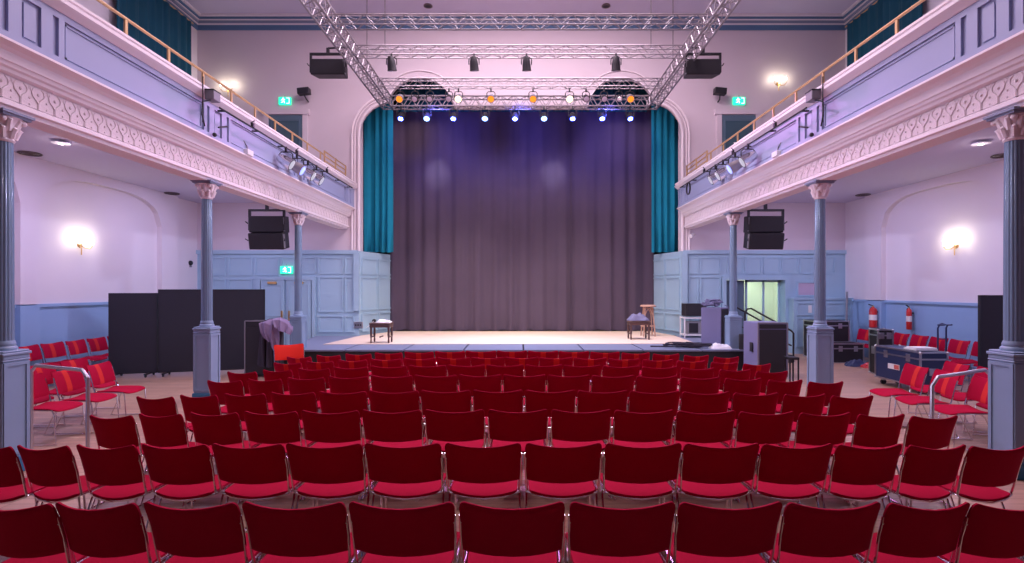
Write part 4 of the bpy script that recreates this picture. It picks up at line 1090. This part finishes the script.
# small electrics on the left panelling
p = P(358.5, 325, YW)
t = thing('socket_panel', 'metal socket panel on the blue panelling left of the curtain', 'socket panel', (p.x, YW, p.z))
MB().bb(-.14, .14, -.03, 0, -.1, .1).build('plate', M['steel'], t, bevel=.006)
for x in (-.07, .0, .07): MB().lathe([(.022, 0), (.022, .012)], 12, T(x, -.03, 0) @ Matrix.Rotation(PI/2, 4, 'X')).build('socket', M['blk'], t)
p = P(369, 322, YW)
t = thing('wall_socket', 'round black plug socket right of the metal socket panel', 'socket', (p.x, YW+.55, p.z))
MB().lathe([(.06, 0), (.055, .05), (.03, .06)], 16, Matrix.Rotation(PI/2, 4, 'X')).build('socket_body', M['blk'], t)
MB().tube([(0, -.05, 0), (-.1, -.12, -.12), (-.3, -.3, -.3), (-.5, -.35, -.38)], .01, 6).build('lead', M['white'], t)
p = P(190, 263, YW)
# round black bell on left wall
t = thing('alarm_bell', 'small round dark bell on the left wall near the corner', 'bell', (XL, XL/(190-VX)*F, P(190, 263, XL/(190-VX)*F).z))
MB().lathe([(.07, 0), (.07, .03), (.05, .06), (.01, .07)], 18, Matrix.Rotation(PI/2, 4, 'Y')).build('bell_dome', M['blk'], t)
MB().bb(0, .04, -.03, .03, -.12, -.07).build('bell_base', M['grey'], t)

# ---------------------------------------------------------------- lighting
PINK = (1.0, .77, .91)
for y, e in ((7.2, 430), (11.3, 660)):
    light('AREA', (XC, y, ZC-.12), e, PINK, 7, (XC, y+.6, 0), sy=2.5)
# under-balcony house lamps
for s_ in (-1, 1):
    for y in (5.5, 9.0, 12.5):
        light('AREA', (XC+s_*7.4, y, ZBAL-.06), 62, (.70, .60, 1.0), .5, (XC+s_*7.8, y+.3, 0))
# stage wash
for px_ in (430, 520, 612):
    p = P(px_, 112, 14.4)
    light('SPOT', p, 420, (.35, .45, 1.0), .1, (p.x, 12.2, ZS), 75, .8)
    light('SPOT', p, 240, (.10, .12, 1.0), .1, (p.x, 17, 6.6), 95, 1)
    light('SPOT', p, 900, (.85, .30, .95), .15, (p.x*1.2, 5.0, 0), 60, 1)
for px_, tx in ((437, -2.75), (553, 1.1)):
    p = P(px_, 112, 14.81); light('SPOT', p, 210, (.85, .85, 1.0), .03, (tx, 17, 5.7), 24, 1)
for px_ in (420, 620):
    p = P(px_, 95, 13.3); light('SPOT', p, 900, (1.0, .80, .62), .15, (p.x*.6, 15.2, ZS), 70, .8)
# balcony PAR cans: cold wash across the hall, then an added fill
for s_ in (-1, 1):
    X = XC + s_*4.5
    light('SPOT', (X, 11.0, 4.4), 620, (.50, .56, 1.0), .1, (-s_*8.5, 9.5, 1.5), 80, .8)
    light('SPOT', (X, 11.6, 4.4), 420, (.75, .80, 1.0), .1, (-s_*3.0, 15.0, 1.0), 60, .8)
    light('SPOT', (X, 11.3, 4.5), 380, (.80, .76, 1.0), .1, (-s_*4.9, 11.0, 4.4), 85, 1)
    light('SPOT', (X, 5.6, 4.55), 230, (.92, .80, 1.0), .1, (-s_*5.0, 6.6, 4.2), 95, 1)  # added fill with no can there, brightens the facing balcony front
# corridor lamp
light('AREA', (7.2, 16.4, 2.85), 75, (.96, 1.0, .80), .8, (7.2, 16.4, 0))

w = bpy.data.worlds.new('world'); bpy.context.scene.world = w; w.use_nodes = True
w.node_tree.nodes['Background'].inputs[0].default_value = (.02, .02, .03, 1)
w.node_tree.nodes['Background'].inputs[1].default_value = 1

# ---------------------------------------------------------------- camera
cd = bpy.data.cameras.new('camera'); co = bpy.data.objects.new('camera', cd); C.objects.link(co)
co.location = (0, 0, H); co.rotation_euler = (PI/2, 0, 0)
cd.sensor_width = 36; cd.sensor_fit = 'HORIZONTAL'; cd.lens = 36*F/1024
cd.shift_x = -(VX-512)/1024; cd.shift_y = (VY-281.5)/1024
cd.clip_start = .05; cd.clip_end = 100
sc = bpy.context.scene; sc.camera = co
sc.view_settings.view_transform = 'Standard'; sc.view_settings.look = 'None'
sc.view_settings.exposure = 0.15; sc.view_settings.gamma = 1; sc.view_settings.use_curve_mapping = False
